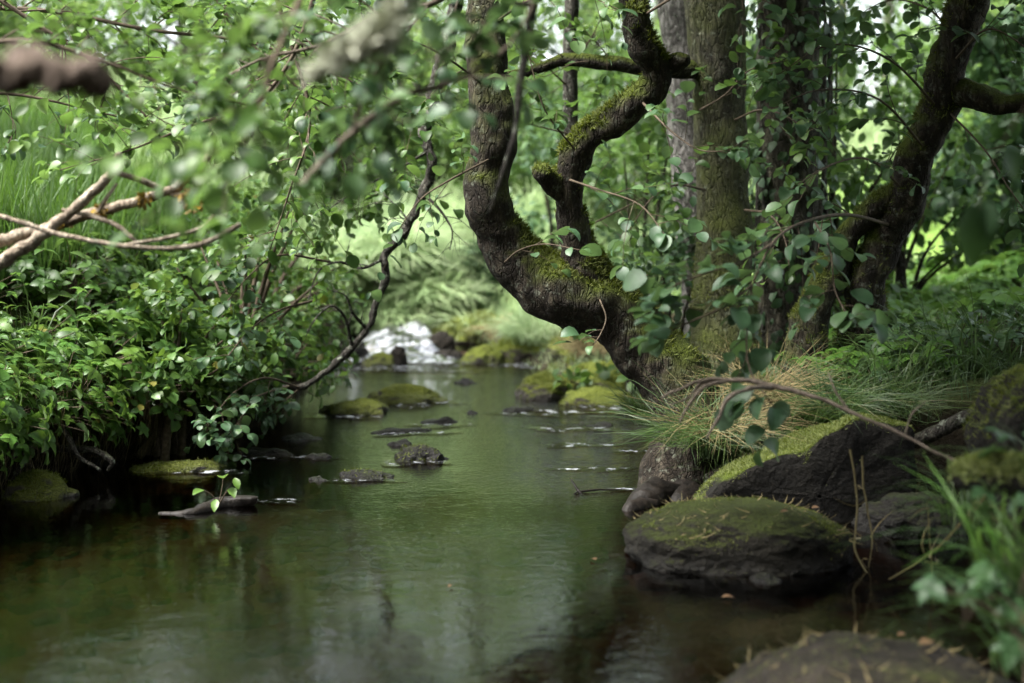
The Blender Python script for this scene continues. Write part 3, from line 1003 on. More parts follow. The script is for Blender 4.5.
# upper crown over stream and right bank, enlarged out of view for foreground shade
w, l = MB(), MB()
cen = []
for k in range(62):
    c = np.array([rng.uniform(-.7, 3.4), rng.uniform(-1.5, 7.0), rng.uniform(2.5, 5.0)])
    # keep the clump out of the view above the pool
    cen.append(c)
    s0 = np.array([.35 + .1 * rng.random(), 5.9, 2.2 + 1.0 * rng.random()])
    mid_ = (s0 + c) / 2 + np.array([0, 0, .25])
    tube(w, [s0, mid_, c], [.018, .012, .004], 5, 5, .1, 8)
for k in range(46):  # further unseen clumps added to keep sun off the near right side
    c = np.array([rng.uniform(-2.1, 1.6), rng.uniform(-1.2, 4.3), rng.uniform(3.0, 5.0)])
    cen.append(c)
    s0 = np.array([.45, 5.9, 3.0 + 1.0 * rng.random()])
    tube(w, [s0, (s0 + c) / 2 + [0, 0, .5], c], [.02, .014, .004], 5, 5, .1, 8)
clumps(l, cen, .55, 330, .085, SMALL, .45)
b = w.build('branch', M['bark_lichen'], gt)
l.build('crown', M['alder'], gt)


# ---- upright trunks behind
def upright(name, label, rows, mat, amp, freq, seed, segs=36):
    P, r = path_px(rows)
    t = thing(name, label, 'tree', (P[0][0], P[0][1], gz(P[0][0], P[0][1])))
    m_ = MB()
    tube(m_, P, r, segs, 16, amp, freq, seed, wob=.12)
    m_.build('trunk', M[mat], t)
    return t, m_


t1, m1 = upright('mossy_tree', 'thick upright trunk with brown mossy foot right of the crooked limb', [(728, 380, 84, 7.0), (726, 330, 66, 7.0), (724, 270, 56, 7.0), (722, 180, 53, 7.0), (718, 90, 55, 7.0), (713, 20, 60, 7.0), (710, -60, 62, 7.0), (706, -250, 58, 7.0), (715, -500, 48, 7.0), (720, -900, 30, 7.0), (715, -1300, 10, 7.1)],
                 'bark_trunk', .10, 5, 61)
mo = MB()
fuzz(m1, mo, 3500, (.008, .022), -.2, .2, mask=lambda c: np.clip((1.2 - c[:, 2]) * 1.5, 0, 1))
mo.build('moss', M['mossblade'], t1)
lm = MB()
P, r = path_px([(708, 66, 22, 7.0), (680, 70, 17, 6.9), (640, 68, 15, 6.85), (600, 62, 15, 6.85), (565, 60, 13, 6.9), (540, 68, 11, 6.9), (510, 74, 8, 6.9), (470, 60, 5, 6.9)])
tube(lm, P, r, 14, 10, .22, 12, 62)
lb = lm.build('limb', M['bark_moss'], t1)
w, l = MB(), MB()
bough(w, l, P[2:], .008, .003, 12, .35, .065, 6, ROUND)
b = w.build('leafy_shoot', M['twig'], t1)
l.build('leaves', M['alder'], b)
for rows in ([(735, 120, 6.9), (760, 110, 6.6), (790, 118, 6.4), (815, 140, 6.3)], [(705, 190, 6.9), (675, 185, 6.6), (650, 200, 6.4), (630, 230, 6.3)],
             [(745, 210, 6.9), (770, 215, 6.6), (785, 240, 6.4), (790, 275, 6.3)], [(700, 110, 6.9), (725, 95, 6.5), (750, 70, 6.3), (790, 60, 6.2)]):
    w, l = MB(), MB()
    bough(w, l, [at(*q) for q in rows], .006, .002, 9, .26, .065, 5, ROUND)
    b = w.build('leafy_shoot', M['twig'], t1)
    l.build('leaves', M['alder'], b)
t2, m2 = upright('grey_tree', 'pale grey scaly trunk half hidden behind the mossy one', [(712, 380, 52, 7.9), (706, 320, 46, 7.9), (702, 250, 46, 7.9), (694, 150, 48, 7.9), (688, 60, 50, 7.9), (684, -40, 50, 7.9), (680, -300, 44, 7.9), (672, -700, 30, 7.9), (660, -1100, 12, 7.9)],
                 'bark_grey', .07, 9, 63)
t3, m3 = upright('ivy_tree', 'dark trunk wrapped in ivy between the mossy trunk and the leaning stems', [(792, 390, 84, 7.4), (790, 330, 72, 7.4), (788, 250, 64, 7.4), (787, 150, 62, 7.4), (789, 50, 62, 7.4), (790, -60, 62, 7.4), (794, -350, 54, 7.4), (800, -800, 36, 7.4), (790, -1200, 12, 7.4)],
                 'bark_ivy', .1, 6, 64)
v, f, _ = m3.arrays()
sel = np.where(v[:, 2] < 3.2)[0]
idx = rng.choice(sel, 1000)
ctr = np.array([np.interp(v[idx, 2], [0, 3], [1.45, 1.45]), np.full(len(idx), 7.4), v[idx, 2]]).T
nrm = unit(v[idx] - ctr)
l = MB()
pp = v[idx] + nrm * rng.uniform(.005, .09, (len(idx), 1)) + rv(len(idx), .02)
scatter(l, SMALL, pp, np.array([0, 0, -1.0]) + nrm * .5 + rv(len(idx), .35), nrm + rv(len(idx), .3) + np.array([0, 0, .3]), rng.uniform(.035, .08, len(idx)))
l.build('ivy', M['cool'], t3)
vi = MB()
for k in range(9):
    a0 = rng.uniform(0, 6.28)
    pts = []
    for q in range(9):
        z = .4 + q * .32
        a0 += rng.uniform(-.25, .25)
        pts.append([1.46 + .185 * math.cos(a0), 7.4 + .185 * math.sin(a0), z])
    tube(vi, pts, [.012] * 5 + [.008] * 4, 6, 5, .2, 20)
vi.build('ivy_stem', M['bark_lichen'], t3)

# crowns of the three upright trees (mostly above the picture: they shade the stream)
for tt, x, y, mt in ((t1, 1.0, 7.0, 'alder'), (t2, .95, 8.2, 'far'), (t3, 1.5, 7.4, 'alder')):
    w, l, cen = MB(), MB(), []
    for k in range(42):
        c = np.array([x + rng.normal(0, 1.5), y + rng.normal(0, 1.3), rng.uniform(3.0, 7.0)])
        cen.append(c)
        s0 = np.array([x, y, max(2.2, c[2] - rng.uniform(.4, 1.2))])
        tube(w, [s0, (s0 + c) / 2 + [0, 0, .1], c], [.022, .014, .004], 5, 4)
    clumps(l, cen, .62, 170, .09, SMALL, .5)
    w.build('branch', M['bark_trunk'], tt)
    l.build('crown', M[mt], tt)

# ---- leaning two-stemmed tree on the right
lt = thing('leaning_tree', 'dark mossy tree whose two stems lean right and join', 'tree', at(850, 395, 6.3))
a_ = MB()
P, r = path_px([(846, 430, 66, 6.3), (852, 372, 54, 6.3), (860, 320, 48, 6.3), (872, 270, 46, 6.28), (888, 228, 47, 6.25), (906, 192, 46, 6.2), (926, 150, 44, 6.15), (942, 108, 43, 6.1), (956, 55, 43, 6.05), (968, 0, 43, 6.0), (980, -80, 42, 5.9),
                (1000, -240, 34, 5.8), (990, -420, 24, 5.7), (1020, -600, 12, 5.6)])
tube(a_, P, r * .84, 36, 16, .26, 9, 71, wob=.4)
a_.build('trunk', M['bark_moss'], lt)
b_ = MB()
P, r = path_px([(790, 430, 70, 6.25), (802, 372, 52, 6.25), (816, 318, 42, 6.25), (832, 268, 34, 6.25), (852, 232, 31, 6.23), (878, 206, 30, 6.22), (902, 188, 28, 6.2)])
tube(b_, P, r * .84, 32, 14, .26, 9, 72, wob=.4)
b_.build('stem', M['bark_moss'], lt)
c_ = MB()
P, r = path_px([(950, 92, 30, 6.08), (980, 98, 26, 6.0), (1004, 104, 22, 5.95), (1040, 100, 20, 5.9), (1090, 70, 18, 5.8)])
tube(c_, P, r, 18, 10, .3, 10, 73, wob=.4)
c_.build('limb', M['bark_moss'], lt)
mo = MB()
fuzz(a_, mo, 9000, (.008, .024), -.1, .2)
fuzz(b_, mo, 2500, (.008, .022), .1, .2)
mo.build('moss', M['mossblade'], lt)
for rows, r0, nt, tl, ls, nl in (
        ([(890, 225, 6.2), (850, 215, 5.6), (810, 220, 5.0), (775, 240, 4.6), (752, 285, 4.4), (735, 315, 4.3)], .008, 13, .2, .08, 4),
        ([(775, 242, 4.6), (740, 262, 4.35), (700, 275, 4.25), (665, 290, 4.2)], .004, 8, .14, .078, 4),
        ([(752, 285, 4.4), (725, 306, 4.25), (690, 322, 4.2), (650, 340, 4.15)], .004, 8, .14, .078, 4),
        ([(752, 285, 4.4), (747, 330, 4.3), (750, 370, 4.2), (775, 408, 4.1)], .0035, 6, .12, .075, 4),
        ([(815, 222, 5.0), (830, 250, 4.7), (835, 290, 4.6), (850, 320, 4.5)], .004, 8, .15, .072, 4),
        ([(906, 192, 6.2), (870, 160, 5.7), (830, 165, 5.3), (790, 190, 5.0)], .006, 9, .24, .06, 6),
        ([(926, 150, 6.1), (880, 100, 5.6), (820, 90, 5.3), (770, 110, 5.1)], .006, 9, .26, .06, 6),
        ([(940, 110, 6.1), (890, 60, 5.7), (830, 45, 5.5), (770, 80, 5.4)], .006, 9, .25, .07, 5),
        ([(955, 60, 6.0), (985, 30, 5.8), (1015, 40, 5.7), (1050, 70, 5.6)], .006, 12, .3, .065, 6),
        ([(955, 40, 6.1), (930, 10, 6.3), (890, 0, 6.5), (850, 20, 6.6)], .006, 12, .3, .065, 6),
        ([(942, 105, 6.1), (985, 150, 5.8), (1010, 190, 5.6), (1040, 230, 5.5)], .005, 8, .25, .07, 5)):
    w, l = MB(), MB()
    bough(w, l, [at(*q) for q in rows], r0, .0018, nt, tl, ls, nl, ROUND)
    b = w.build('leafy_shoot', M['twig'], lt)
    l.build('leaves', M['cool'], b)
w, l, cen = MB(), MB(), []  # crown enlarged overhead, out of view, to darken the right foreground
for k in range(96):
    c = np.array([rng.uniform(.2, 3.6), rng.uniform(-2.8, 6.0), rng.uniform(2.1, 4.0)])
    if k % 3 == 0:
        c = np.array([rng.uniform(1.0, 3.4), rng.uniform(-2.5, .9), rng.uniform(.9, 2.6)])  # low unseen clumps added beside and behind the viewpoint to block skylight
    cen.append(c)
    s0 = np.array([2.05, 5.9, rng.uniform(2.0, 3.4)])
    tube(w, [s0, (s0 + c) / 2 + [0, 0, .2], c], [.02, .013, .004], 5, 4)
clumps(l, cen, .55, 390, .085, SMALL, .45)
w.build('branch', M['bark_moss'], lt)
l.build('crown', M['alder'], lt)

# ---- thin lichened sapling
sp_ = thing('sapling', 'thin upright lichened stem seen between trunk and crooked limb', 'sapling', at(676, 410, 7.4))
m = MB()
P, r = path_px([(676, 410, 18, 7.4), (655, 352, 18, 7.4), (618, 298, 17, 7.4), (585, 240, 17, 7.4), (572, 185, 16, 7.4), (571, 120, 15, 7.4), (570, 50, 14, 7.4), (572, -20, 13, 7.4), (566, -120, 11, 7.4), (575, -300, 6, 7.4)])
tube(m, P, r, 12, 10, .15, 20, 81)
m.build('trunk', M['bark_lichen'], sp_)
for rows in ([(574, 140, 7.4), (600, 110, 7.3), (630, 88, 7.2)], [(573, 60, 7.4), (590, 40, 7.3), (600, 20, 7.2)], [(573, 135, 7.4), (545, 128, 7.3), (520, 122, 7.2)],
             [(572, 90, 7.4), (550, 70, 7.3), (530, 50, 7.2)], [(580, 230, 7.3), (620, 210, 7.1), (660, 190, 7.0)], [(582, 290, 7.3), (620, 285, 7.0), (660, 270, 6.9)]):
    w, l = MB(), MB()
    bough(w, l, [at(*q) for q in rows], .006, .002, 6, .3, .07, 5, ROUND)
    b = w.build('leafy_shoot', M['twig'], sp_)
    l.build('leaves', M['alder'], b)

# ------------------------------------------------------------------ the dipping bough and overhanging branches
db = thing('dipping_bough', 'dark lichened bough dipping down to the stream from above', 'bough', at(430, 140, 6.8))
m = MB()
P, r = path_px([(470, -60, 22, 6.9), (452, 20, 19, 6.9), (438, 80, 17, 6.85), (428, 135, 15, 6.8), (431, 170, 14, 6.8), (416, 212, 12, 6.8), (398, 240, 12, 6.8), (383, 257, 12, 6.8), (385, 277, 10, 6.8), (377, 304, 9, 6.8),
                (364, 332, 9, 6.8), (346, 355, 9, 6.8), (322, 376, 8, 6.8), (300, 388, 8, 6.8), (284, 386, 5, 6.75)])
tube(m, P, r * .78, 14, 12, .35, 22, 82, wob=.8)
m.build('bough_wood', M['bark_lichen'], db)
for rows, nt, tl in (([(385, 258, 6.8), (362, 268, 6.7), (338, 262, 6.6), (318, 272, 6.5), (308, 300, 6.4)], 9, .16),
                     ([(352, 346, 6.8), (345, 318, 6.7), (332, 306, 6.6), (316, 318, 6.5), (306, 336, 6.5)], 8, .12),
                     ([(366, 328, 6.8), (352, 312, 6.7), (346, 296, 6.65), (330, 290, 6.6)], 7, .12),
                     ([(425, 195, 6.8), (440, 210, 6.75), (452, 230, 6.7), (450, 250, 6.7)], 9, .18),
                     ([(400, 238, 6.8), (410, 225, 6.7), (395, 205, 6.7), (380, 190, 6.7)], 9, .18),
                     ([(430, 150, 6.8), (405, 165, 6.7), (380, 178, 6.6), (350, 195, 6.5), (320, 215, 6.4)], 10, .2)):
    w = MB()
    bough(w, None, [at(*q) for q in rows], .009, .002, nt, tl, .05, 4, ROUND, sub=2)
    w.build('bare_twig', M['bark_lichen'], db)
for rows, nt in (([(300, 388, 6.8), (265, 378, 6.5), (235, 392, 6.3), (212, 420, 6.15), (205, 434, 6.1)], 14), ([(290, 386, 6.75), (255, 398, 6.4), (240, 420, 6.25), (226, 438, 6.2)], 11),
                 ([(300, 388, 6.8), (286, 400, 6.7), (270, 415, 6.6)], 6), ([(316, 300, 6.5), (280, 310, 6.3), (250, 330, 6.2), (225, 360, 6.15)], 12), ([(330, 262, 6.6), (280, 255, 6.3), (250, 275, 6.2), (225, 305, 6.1)], 12)):
    w, l = MB(), MB()
    bough(w, l, [at(*q) for q in rows], .006, .002, nt, .17, .06, 5, ROUND)
    b = w.build('leafy_shoot', M['twig'], db)
    l.build('leaves', M['cool'], b)


def over(name, label, rows, r0, nt, tl, ls, nl, mat='alder', sub=1, wood='twig', cat='branch', group=None, amp=.12):
    t = thing(name, label, cat, at(*rows[0]), group)
    w, l = MB(), MB()
    bough(w, l, [at(*q) for q in rows], r0, .002, nt, tl, ls, nl, ROUND, sub=sub, segs=9, amp=amp)
    w.build('branch_wood', M[wood], t)
    l.build('leaves', M[mat], t)
    return t


OV = 'leafy branches hanging over the left of the stream'
over('leafy_branch', 'brown branch slanting up to the right with large pale blurred leaves', [(300, 190, 3.0), (345, 140, 3.0), (400, 98, 3.0), (440, 86, 3.05), (480, 68, 3.1), (520, 30, 3.15), (560, -60, 3.2)], .011, 16, .2, .055, 4, 'cool', 1, 'pinkwood', group=OV)
over('leafy_branch', 'blurred leafy branch hanging over the middle of the grassy bank', [(330, -80, 3.0), (300, 0, 2.9), (270, 70, 2.8), (250, 130, 2.8), (225, 190, 2.8)], .008, 20, .22, .05, 5, 'alder', 1, group=OV)
over('leafy_branch', 'out of focus grey leafed branch drooping beside the crooked trunk', [(440, -80, 3.1), (415, -20, 3.0), (390, 40, 3.0), (365, 95, 3.0), (350, 140, 3.0)], .007, 15, .2, .05, 5, 'cool', 1, group=OV)
over('leafy_branch', 'leafy branch crossing the top left corner', [(-60, 60, 4.0), (20, 40, 4.0), (100, 60, 4.0), (180, 90, 4.0), (250, 105, 4.0)], .008, 24, .26, .05, 5, 'alder', 1, group=OV)
over('leafy_branch', 'sharp thin twig with dark leaves behind the blurred ones', [(330, -60, 5.0), (300, 40, 5.0), (268, 92, 5.0), (235, 112, 5.0), (190, 126, 5.0), (130, 150, 5.0), (60, 170, 5.0)], .010, 22, .28, .055, 5, 'alder', 1, group=OV)
over('leafy_branch', 'leafy branch along the upper edge left of the trunk', [(520, -60, 4.4), (440, 0, 4.4), (380, 15, 4.4), (320, 45, 4.4), (260, 60, 4.4), (200, 90, 4.4)], .012, 24, .28, .055, 5, 'cool', 1, 'pinkwood', group=OV)
over('leafy_branch', 'low leafy branch reaching down towards the lichened bough', [(250, -80, 5.6), (290, 40, 5.6), (310, 120, 5.6), (290, 190, 5.6), (270, 250, 5.6)], .010, 24, .3, .06, 5, 'alder', 1, group=OV)
over('leafy_branch', 'leafy branch over the grass slope at the far left', [(-60, -40, 5.2), (30, 20, 5.2), (90, 60, 5.2), (140, 110, 5.2), (170, 140, 5.2)], .010, 24, .3, .06, 5, 'alder', 1, group=OV)

over('leafy_branch', 'leafy branch spreading level across the top of the picture left of centre', [(-80, 10, 6.4), (40, 10, 6.4), (150, 30, 6.4), (260, 45, 6.4), (370, 90, 6.4), (430, 120, 6.4)], .012, 34, .36, .065, 6, 'alder', 2, group=OV)
over('leafy_branch', 'leafy branch sagging in front of the far wood left of the lichened bough', [(180, -80, 7.2), (230, 20, 7.2), (300, 90, 7.2), (350, 150, 7.2), (390, 190, 7.2)], .012, 30, .36, .07, 6, 'alder', 2, group=OV)
over('leafy_branch', 'leafy branch reaching over the tall grass slope', [(-60, 90, 6.0), (20, 95, 6.0), (90, 110, 6.0), (150, 125, 6.0)], .009, 18, .26, .06, 5, 'cool', 1, group=OV)

gb = thing('bare_branch', 'thin grey branch hanging blurred in front of the crooked trunk', 'branch', at(532, 0, 3.6))
m = MB()
tube(m, [at(545, -70, 3.6), at(534, 0, 3.6), at(527, 45, 3.6), at(519, 90, 3.6), at(516, 130, 3.6), at(505, 165, 3.6), at(488, 215, 3.6)], [.013, .012, .011, .010, .008, .005, .0015], 12, 8, .2, 16, 4)
m.build('branch_wood', M['bark_lichen'], gb)
w = MB()
bough(w, None, [at(534, 5, 3.6), at(500, 5, 3.55), at(460, 25, 3.5)], .007, .002, 3, .12, .05)
w.build('side_twig', M['bark_lichen'], gb)

lb = thing('lichened_branch', 'pale blurred lichen covered branch at the top near the camera', 'branch', at(350, 60, 2.2))
m = MB()
tube(m, [at(420, -70, 2.3), at(400, 10, 2.25), at(370, 42, 2.2), at(335, 62, 2.2), at(310, 75, 2.2)], [.013, .014, .016, .014, .006], 12, 10, .5, 30, 5, wob=.5)
m.build('branch_wood', M['lichen'], lb)
f = MB()
fuzz(m, f, 900, (.01, .03), -2, .4)
f.build('lichen_tufts', M['lichen'], lb)

cb = thing('rotten_branch', 'blurred brown branch end very close in the top left corner', 'branch', at(-20, 70, 1.75))
m = MB()
P, r = path_px([(-160, 70, 42, 1.75), (-80, 66, 40, 1.75), (-20, 66, 38, 1.75), (10, 68, 40, 1.75), (40, 74, 32, 1.75), (65, 76, 34, 1.75), (88, 76, 38, 1.75), (104, 78, 30, 1.75)])
tube(m, P, r, 24, 16, .5, 60, 5, wob=.6)
m.build('branch_wood', M['brownwood'], cb)

dbn = thing('dead_branch', 'bleached leafless dead branch forking in from the left edge', 'branch', at(-20, 275, 4.20))
for rows in ([(-60, 305, 20, 4.20), (-20, 274, 18, 4.20), (10, 256, 16, 4.20), (45, 232, 14, 4.20), (80, 204, 12, 4.20), (108, 178, 11, 4.20), (114, 166, 12, 4.20), (120, 155, 9, 4.20)],
             [(-60, 262, 16, 4.25), (0, 243, 15, 4.25), (45, 228, 13, 4.25), (100, 212, 12, 4.25), (140, 200, 11, 4.25), (172, 189, 11, 4.25), (190, 176, 10, 4.25), (205, 163, 9, 4.25), (216, 140, 5, 4.25)],
             [(114, 172, 7, 4.20), (140, 180, 7, 4.22), (168, 191, 7, 4.25), (186, 198, 8, 4.25), (196, 206, 6, 4.25)],
             [(-40, 205, 6, 4.10), (0, 216, 6, 4.10), (50, 232, 6, 4.10), (110, 244, 6, 4.10), (160, 248, 6, 4.10), (205, 243, 7, 4.10), (240, 225, 6, 4.10)],
             [(62, 210, 5, 4.20), (95, 217, 6, 4.20), (120, 228, 6, 4.20), (136, 241, 4, 4.20)],
             [(98, 212, 5, 4.20), (106, 200, 5, 4.20), (117, 184, 4, 4.20)],
             [(120, 246, 4, 4.10), (165, 238, 5, 4.10), (200, 228, 5, 4.10), (225, 205, 4, 4.10)]):
    m = MB()
    P, r = path_px(rows)
    tube(m, P, r * .85, 14, 10, .2, 60, 6, wob=.3)
    m.build('branch_wood', M['deadwood'], dbn)
ol = leaf_mat('orange lichen', [(0, (.2, .13, .02)), (1, (.36, .24, .04))], .1, (.3, .2, .02), .9, .1)
for a, b in ((186, 198), (193, 204), (60, 224), (103, 211), (145, 199)):
    f = MB()
    clumps(f, [at(a, b, 4.24)], .022, 50, .018, SMALL, 1, 0)
    f.build('lichen_tuft', ol, dbn)

# dead twig hanging across the right foreground
dt = thing('dead_twig', 'bare reddish twig hanging across the foreground before the mossy slab', 'twig', at(960, 463, 3.9))
for rows in ([(985, 474, 7, 3.85), (955, 461, 7, 3.9), (905, 437, 7, 3.95), (850, 411, 7, 4.0), (790, 389, 9, 4.05), (745, 380, 10, 4.1), (705, 380, 8, 4.1), (680, 388, 6, 4.12), (662, 398, 4, 4.15)],
             [(775, 386, 9, 4.07), (748, 389, 9, 4.0), (730, 398, 8, 3.98), (718, 416, 7, 3.97), (707, 440, 4, 3.97)],
             [(728, 380, 7, 4.1), (705, 388, 8, 4.06), (690, 402, 7, 4.05), (680, 422, 4, 4.05)],
             [(715, 380, 5, 4.1), (700, 386, 6, 4.12), (688, 398, 5, 4.14), (672, 404, 3, 4.15)],
             [(850, 411, 5, 4.0), (835, 390, 4, 4.02), (828, 372, 3, 4.05)],
             [(905, 437, 3, 3.95), (912, 415, 3, 3.95), (925, 402, 2, 3.96)]):
    m = MB()
    P, r = path_px(rows)
    tube(m, P, r * .52, 10, 8, .3, 40, 9, wob=1.1)
    m.build('twig_wood', M['pinkwood'], dt)

for lab, rows, mat in (('straight grey stick lying level across the right bank grass', [(690, 386, 5, 5.9), (800, 391, 7, 6.0), (900, 390, 8, 6.0), (990, 387, 7, 6.0)], 'bark_lichen'),
                       ('crooked dark stick propped beside the right edge boulder', [(870, 450, 14, 5.2), (915, 440, 14, 5.1), (945, 428, 14, 5.0), (980, 412, 12, 4.9)], 'bark_lichen'),
                       ('short brown stick in the bright plants beyond the right bank', [(870, 325, 6, 7.2), (920, 328, 7, 7.2), (960, 334, 6, 7.2)], 'brownwood'),
                       ):
    P, r = path_px(rows)
    t = thing('fallen_stick', lab, 'stick', P[0])
    m = MB()
    tube(m, P, r, 10, 10, .25, 18, 12, wob=.5)
    m.build('stick_wood', M[mat], t)

t = thing('water_twig', 'small black forked twig poking out of the water left of the tree roots', 'twig', atw(580, 494))
for rows in ([(586, 497, 3, 5.5), (578, 490, 3, 5.52), (571, 480, 2.2, 5.55)], [(578, 491, 2.5, 5.52), (600, 490, 2, 5.55), (625, 489, 1.2, 5.58)], [(578, 490, 2, 5.52), (573, 494, 1.6, 5.5), (570, 499, 1, 5.48)]):
    P, r = path_px(rows)
    m = MB()
    tube(m, P, r, 6, 6, .2, 30, 4, wob=1)
    m.build('twig_wood', M['wetwood'], t)

# driftwood with a sprout
p0, p1 = atw(162, 515), atw(250, 509)
dw = thing('driftwood', 'black waterlogged plank of driftwood lying in the shallow water', 'driftwood', (p0[0], p0[1], 0))
m = MB()
tube(m, [p0 + [-.02, .03, -.012], p0 + [.1, .035, .0], p1 + [-.12, .06, .012], p1 + [0, .06, .018]], [.014, .026, .03, .027], 14, 14, .4, 22, 3, wob=.4)
v, f, r = m.arrays()
m2_ = MB()
v[:, 2] = np.where(v[:, 2] > .03, .03 + (v[:, 2] - .03) * .3, v[:, 2])
m2_.add(v, f, r)
m2_.build('plank', M['wetwood'], dw)
pl = thing('sprout', 'pale green sprout growing above the driftwood', 'plant', (p0[0] + .2, p0[1], .03))
w, l = MB(), MB()
b0 = np.array([p0[0] + .2, p0[1] + .02, .03])
for k, (dx, dz, s) in enumerate(((.02, .1, .075), (-.05, .06, .06), (.05, .07, .06), (0, .03, .055), (.07, .11, .05))):
    tip = b0 + np.array([dx, -.01 * k, dz])
    tube(w, [b0, (b0 + tip) / 2 + [.005, 0, .01], tip], [.002, .0016, .001], 4, 4)
    scatter(l, OVAL, [tip], [[dx * 6, -.6, .2 - .25 * k]], [[0, -.5, 1]], s, None, np.array([.8]))
w.build('stem', M['twig'], pl)
l.build('leaves', M['bank'], pl)


# ------------------------------------------------------------------ plants
def leafy_plant(npet, h, spread, lsize, mat, nleaf=(3, 5), tmpl=OVAL, up=.9):
    """a low plant: leaf stalks fanning from the root, each ending in a whorl of leaflets"""
    w, l = MB(), MB()
    for k in range(npet):
        th = rng.uniform(0, 6.283)
        rr = spread * math.sqrt(rng.random())
        hh = h * rng.uniform(.55, 1.1) * (1 - .35 * rr / spread)
        tip = np.array([rr * math.cos(th), rr * math.sin(th), hh])
        tube(w, [[0, 0, -.03], [tip[0] * .3, tip[1] * .3, hh * .65], tip], [.003, .0025, .0015], 4, 3)
        n = rng.integers(nleaf[0], nleaf[1] + 1)
        a = np.linspace(0, 6.283, n, endpoint=False) + rng.uniform(0, 6)
        til = unit(np.array([math.cos(th) * .4, math.sin(th) * .4, up]) + rv(1, .22)[0])
        e1 = unit(np.cross(til, [.3, .8, .1]))
        e2 = np.cross(til, e1)
        ax = np.cos(a)[:, None] * e1 + np.sin(a)[:, None] * e2 - til * .12
        scatter(l, tmpl, np.repeat(tip[None], n, 0), ax, np.repeat(til[None], n, 0) + rv(n, .12), lsize * rng.uniform(.75, 1.2, n), None, np.clip(rng.random() * .8 + rng.random(n) * .3, 0, 1))
    return w, l


def make_plant(name, label, cat, group, args):
    t = thing(name, label, cat, (0, 0, 0), group)
    w, l = leafy_plant(*args)
    w.build('stalks', M['twig'], t)
    l.build('leaves', M[args[4]], t)
    return t


def place(protos, used, spots, group=None, label=None):
    for q, (x, y, z, rz, s, tx, ty) in enumerate(spots):
        k = q % len(protos)
        if k not in used:
            used.add(k)
            o = protos[k]
        else:
            o = copy_tree(protos[k])
        o.location = (x, y, z)
        o.rotation_euler = (tx, ty, rz)
        o.scale = (s, s, s)


def tussock_mb(n, L, w, lean=.5, tmpl=BLADE, base_r=.07, bias=(0, 0, 0)):
    l = MB()
    th = rng.uniform(0, 6.283, n)
    rr = base_r * np.sqrt(rng.random(n))
    p = np.stack([rr * np.cos(th), rr * np.sin(th), np.full(n, -.02)], -1)
    th2 = th + rng.normal(0, .6, n)
    out = np.stack([np.cos(th2), np.sin(th2), np.zeros(n)], -1)
    ax = out * rng.uniform(.1, lean * 2, (n, 1)) + np.array([0, 0, 1.0]) + rv(n, .12) + np.array(bias)
    nr = -out + rv(n, .1) + np.array([0, 0, .2])
    s = L * rng.uniform(.5, 1.15, n)
    scatter(l, tmpl, p, ax, -out * 1.0 + rv(n, .15), s, np.full(n, w) * rng.uniform(.6, 1.2, n))
    v, f, r = l.arrays()
    return l


LB = 'broad leaved plants on the left bank'
prot = [make_plant('leafy_plant', 'low plant with whorls of broad green leaves in the thicket on the left bank', 'plant', LB, (n, .34, .24, q_, k_, (3, 5), SERR)) for n, q_, k_ in ((20, .066, 'bank'), (30, .048, 'bank'), (24, .058, 'alder'), (34, .04, 'grass'), (26, .055, 'bank'))]
spots = []
while len(spots) < 250:
    y = rng.uniform(4.6, 9.2)
    xl = np.interp(y, LY, LX)
    d = rng.uniform(-.02, 1.55) if rng.random() < .6 else rng.uniform(-.02, .5)
    if y < 5.3 and d > .9:
        continue
    x = xl - d
    if abs((x / y) * FPX) > 640:
        continue
    z = max(gz(x, y), .22)
    lean = .75 * max(0, 1 - d / .45)
    spots.append((x, y, z - .03, rng.uniform(-.6, .6), rng.uniform(.75, 1.2), rng.uniform(-.15, .15), lean + rng.uniform(-.12, .12)))
place(prot, set(), spots)

prot = []
for mt, L in (('grass', .36), ('darkgrass', .42)):
    o = tussock_mb(60, L, .006, .7, HANG, .1, (.25, -.1, 0)).build('arching_grass_tuft', M[mt], None, (0, 0, 0))
    prot.append(tag(o, 'loose tuft of arching grass among the broad leaves of the left bank', 'grass', 'grass tufts among the left bank plants'))
spots = []
while len(spots) < 40:
    y = rng.uniform(5.0, 8.6)
    x = np.interp(y, LY, LX) - rng.uniform(.05, 1.1)
    spots.append((x, y, max(gz(x, y), .3) + .06, rng.uniform(0, 6.28), rng.uniform(.7, 1.1), rng.uniform(-.2, .2), rng.uniform(0, .4)))
place(prot, set(), spots)
# bright plants beyond the right bank
RB = 'bright plants beyond the right bank'
prot = [make_plant('nettle_plant', 'fresh bright green low plant in the sunny patch beyond the right bank', 'plant', RB, (n, .3, .2, .085, 'grass')) for n in (14, 18, 16)]
spots = []
while len(spots) < 120:
    y = rng.uniform(6.8, 10.5)
    px = rng.uniform(860, 1060) if rng.random() < .75 else rng.uniform(700, 860)
    x = (px - 512) / FPX * y
    spots.append((x, y, gz(x, y) - .02, rng.uniform(0, 6.28), rng.uniform(.7, 1.15), rng.uniform(-.15, .15), rng.uniform(-.15, .15)))
place(prot, set(), spots)

# right bank shade plants near the trunks
SB = 'dark plants on the shaded right bank'
prot = [make_plant('shade_plant', 'dark small leaved plant on the shaded ground between the right hand trunks', 'plant', SB, (n, .28, .2, .06, k_)) for n, k_ in ((12, 'cool'), (15, 'bank'), (14, 'grass'))]
spots = []
while len(spots) < 95:
    y = rng.uniform(5.6, 7.2)
    px = rng.uniform(740, 1060)
    x = (px - 512) / FPX * y
    spots.append((x, y, gz(x, y) - .02, rng.uniform(0, 6.28), rng.uniform(.6, 1.05), rng.uniform(-.15, .15), rng.uniform(-.15, .15)))
place(prot, set(), spots)


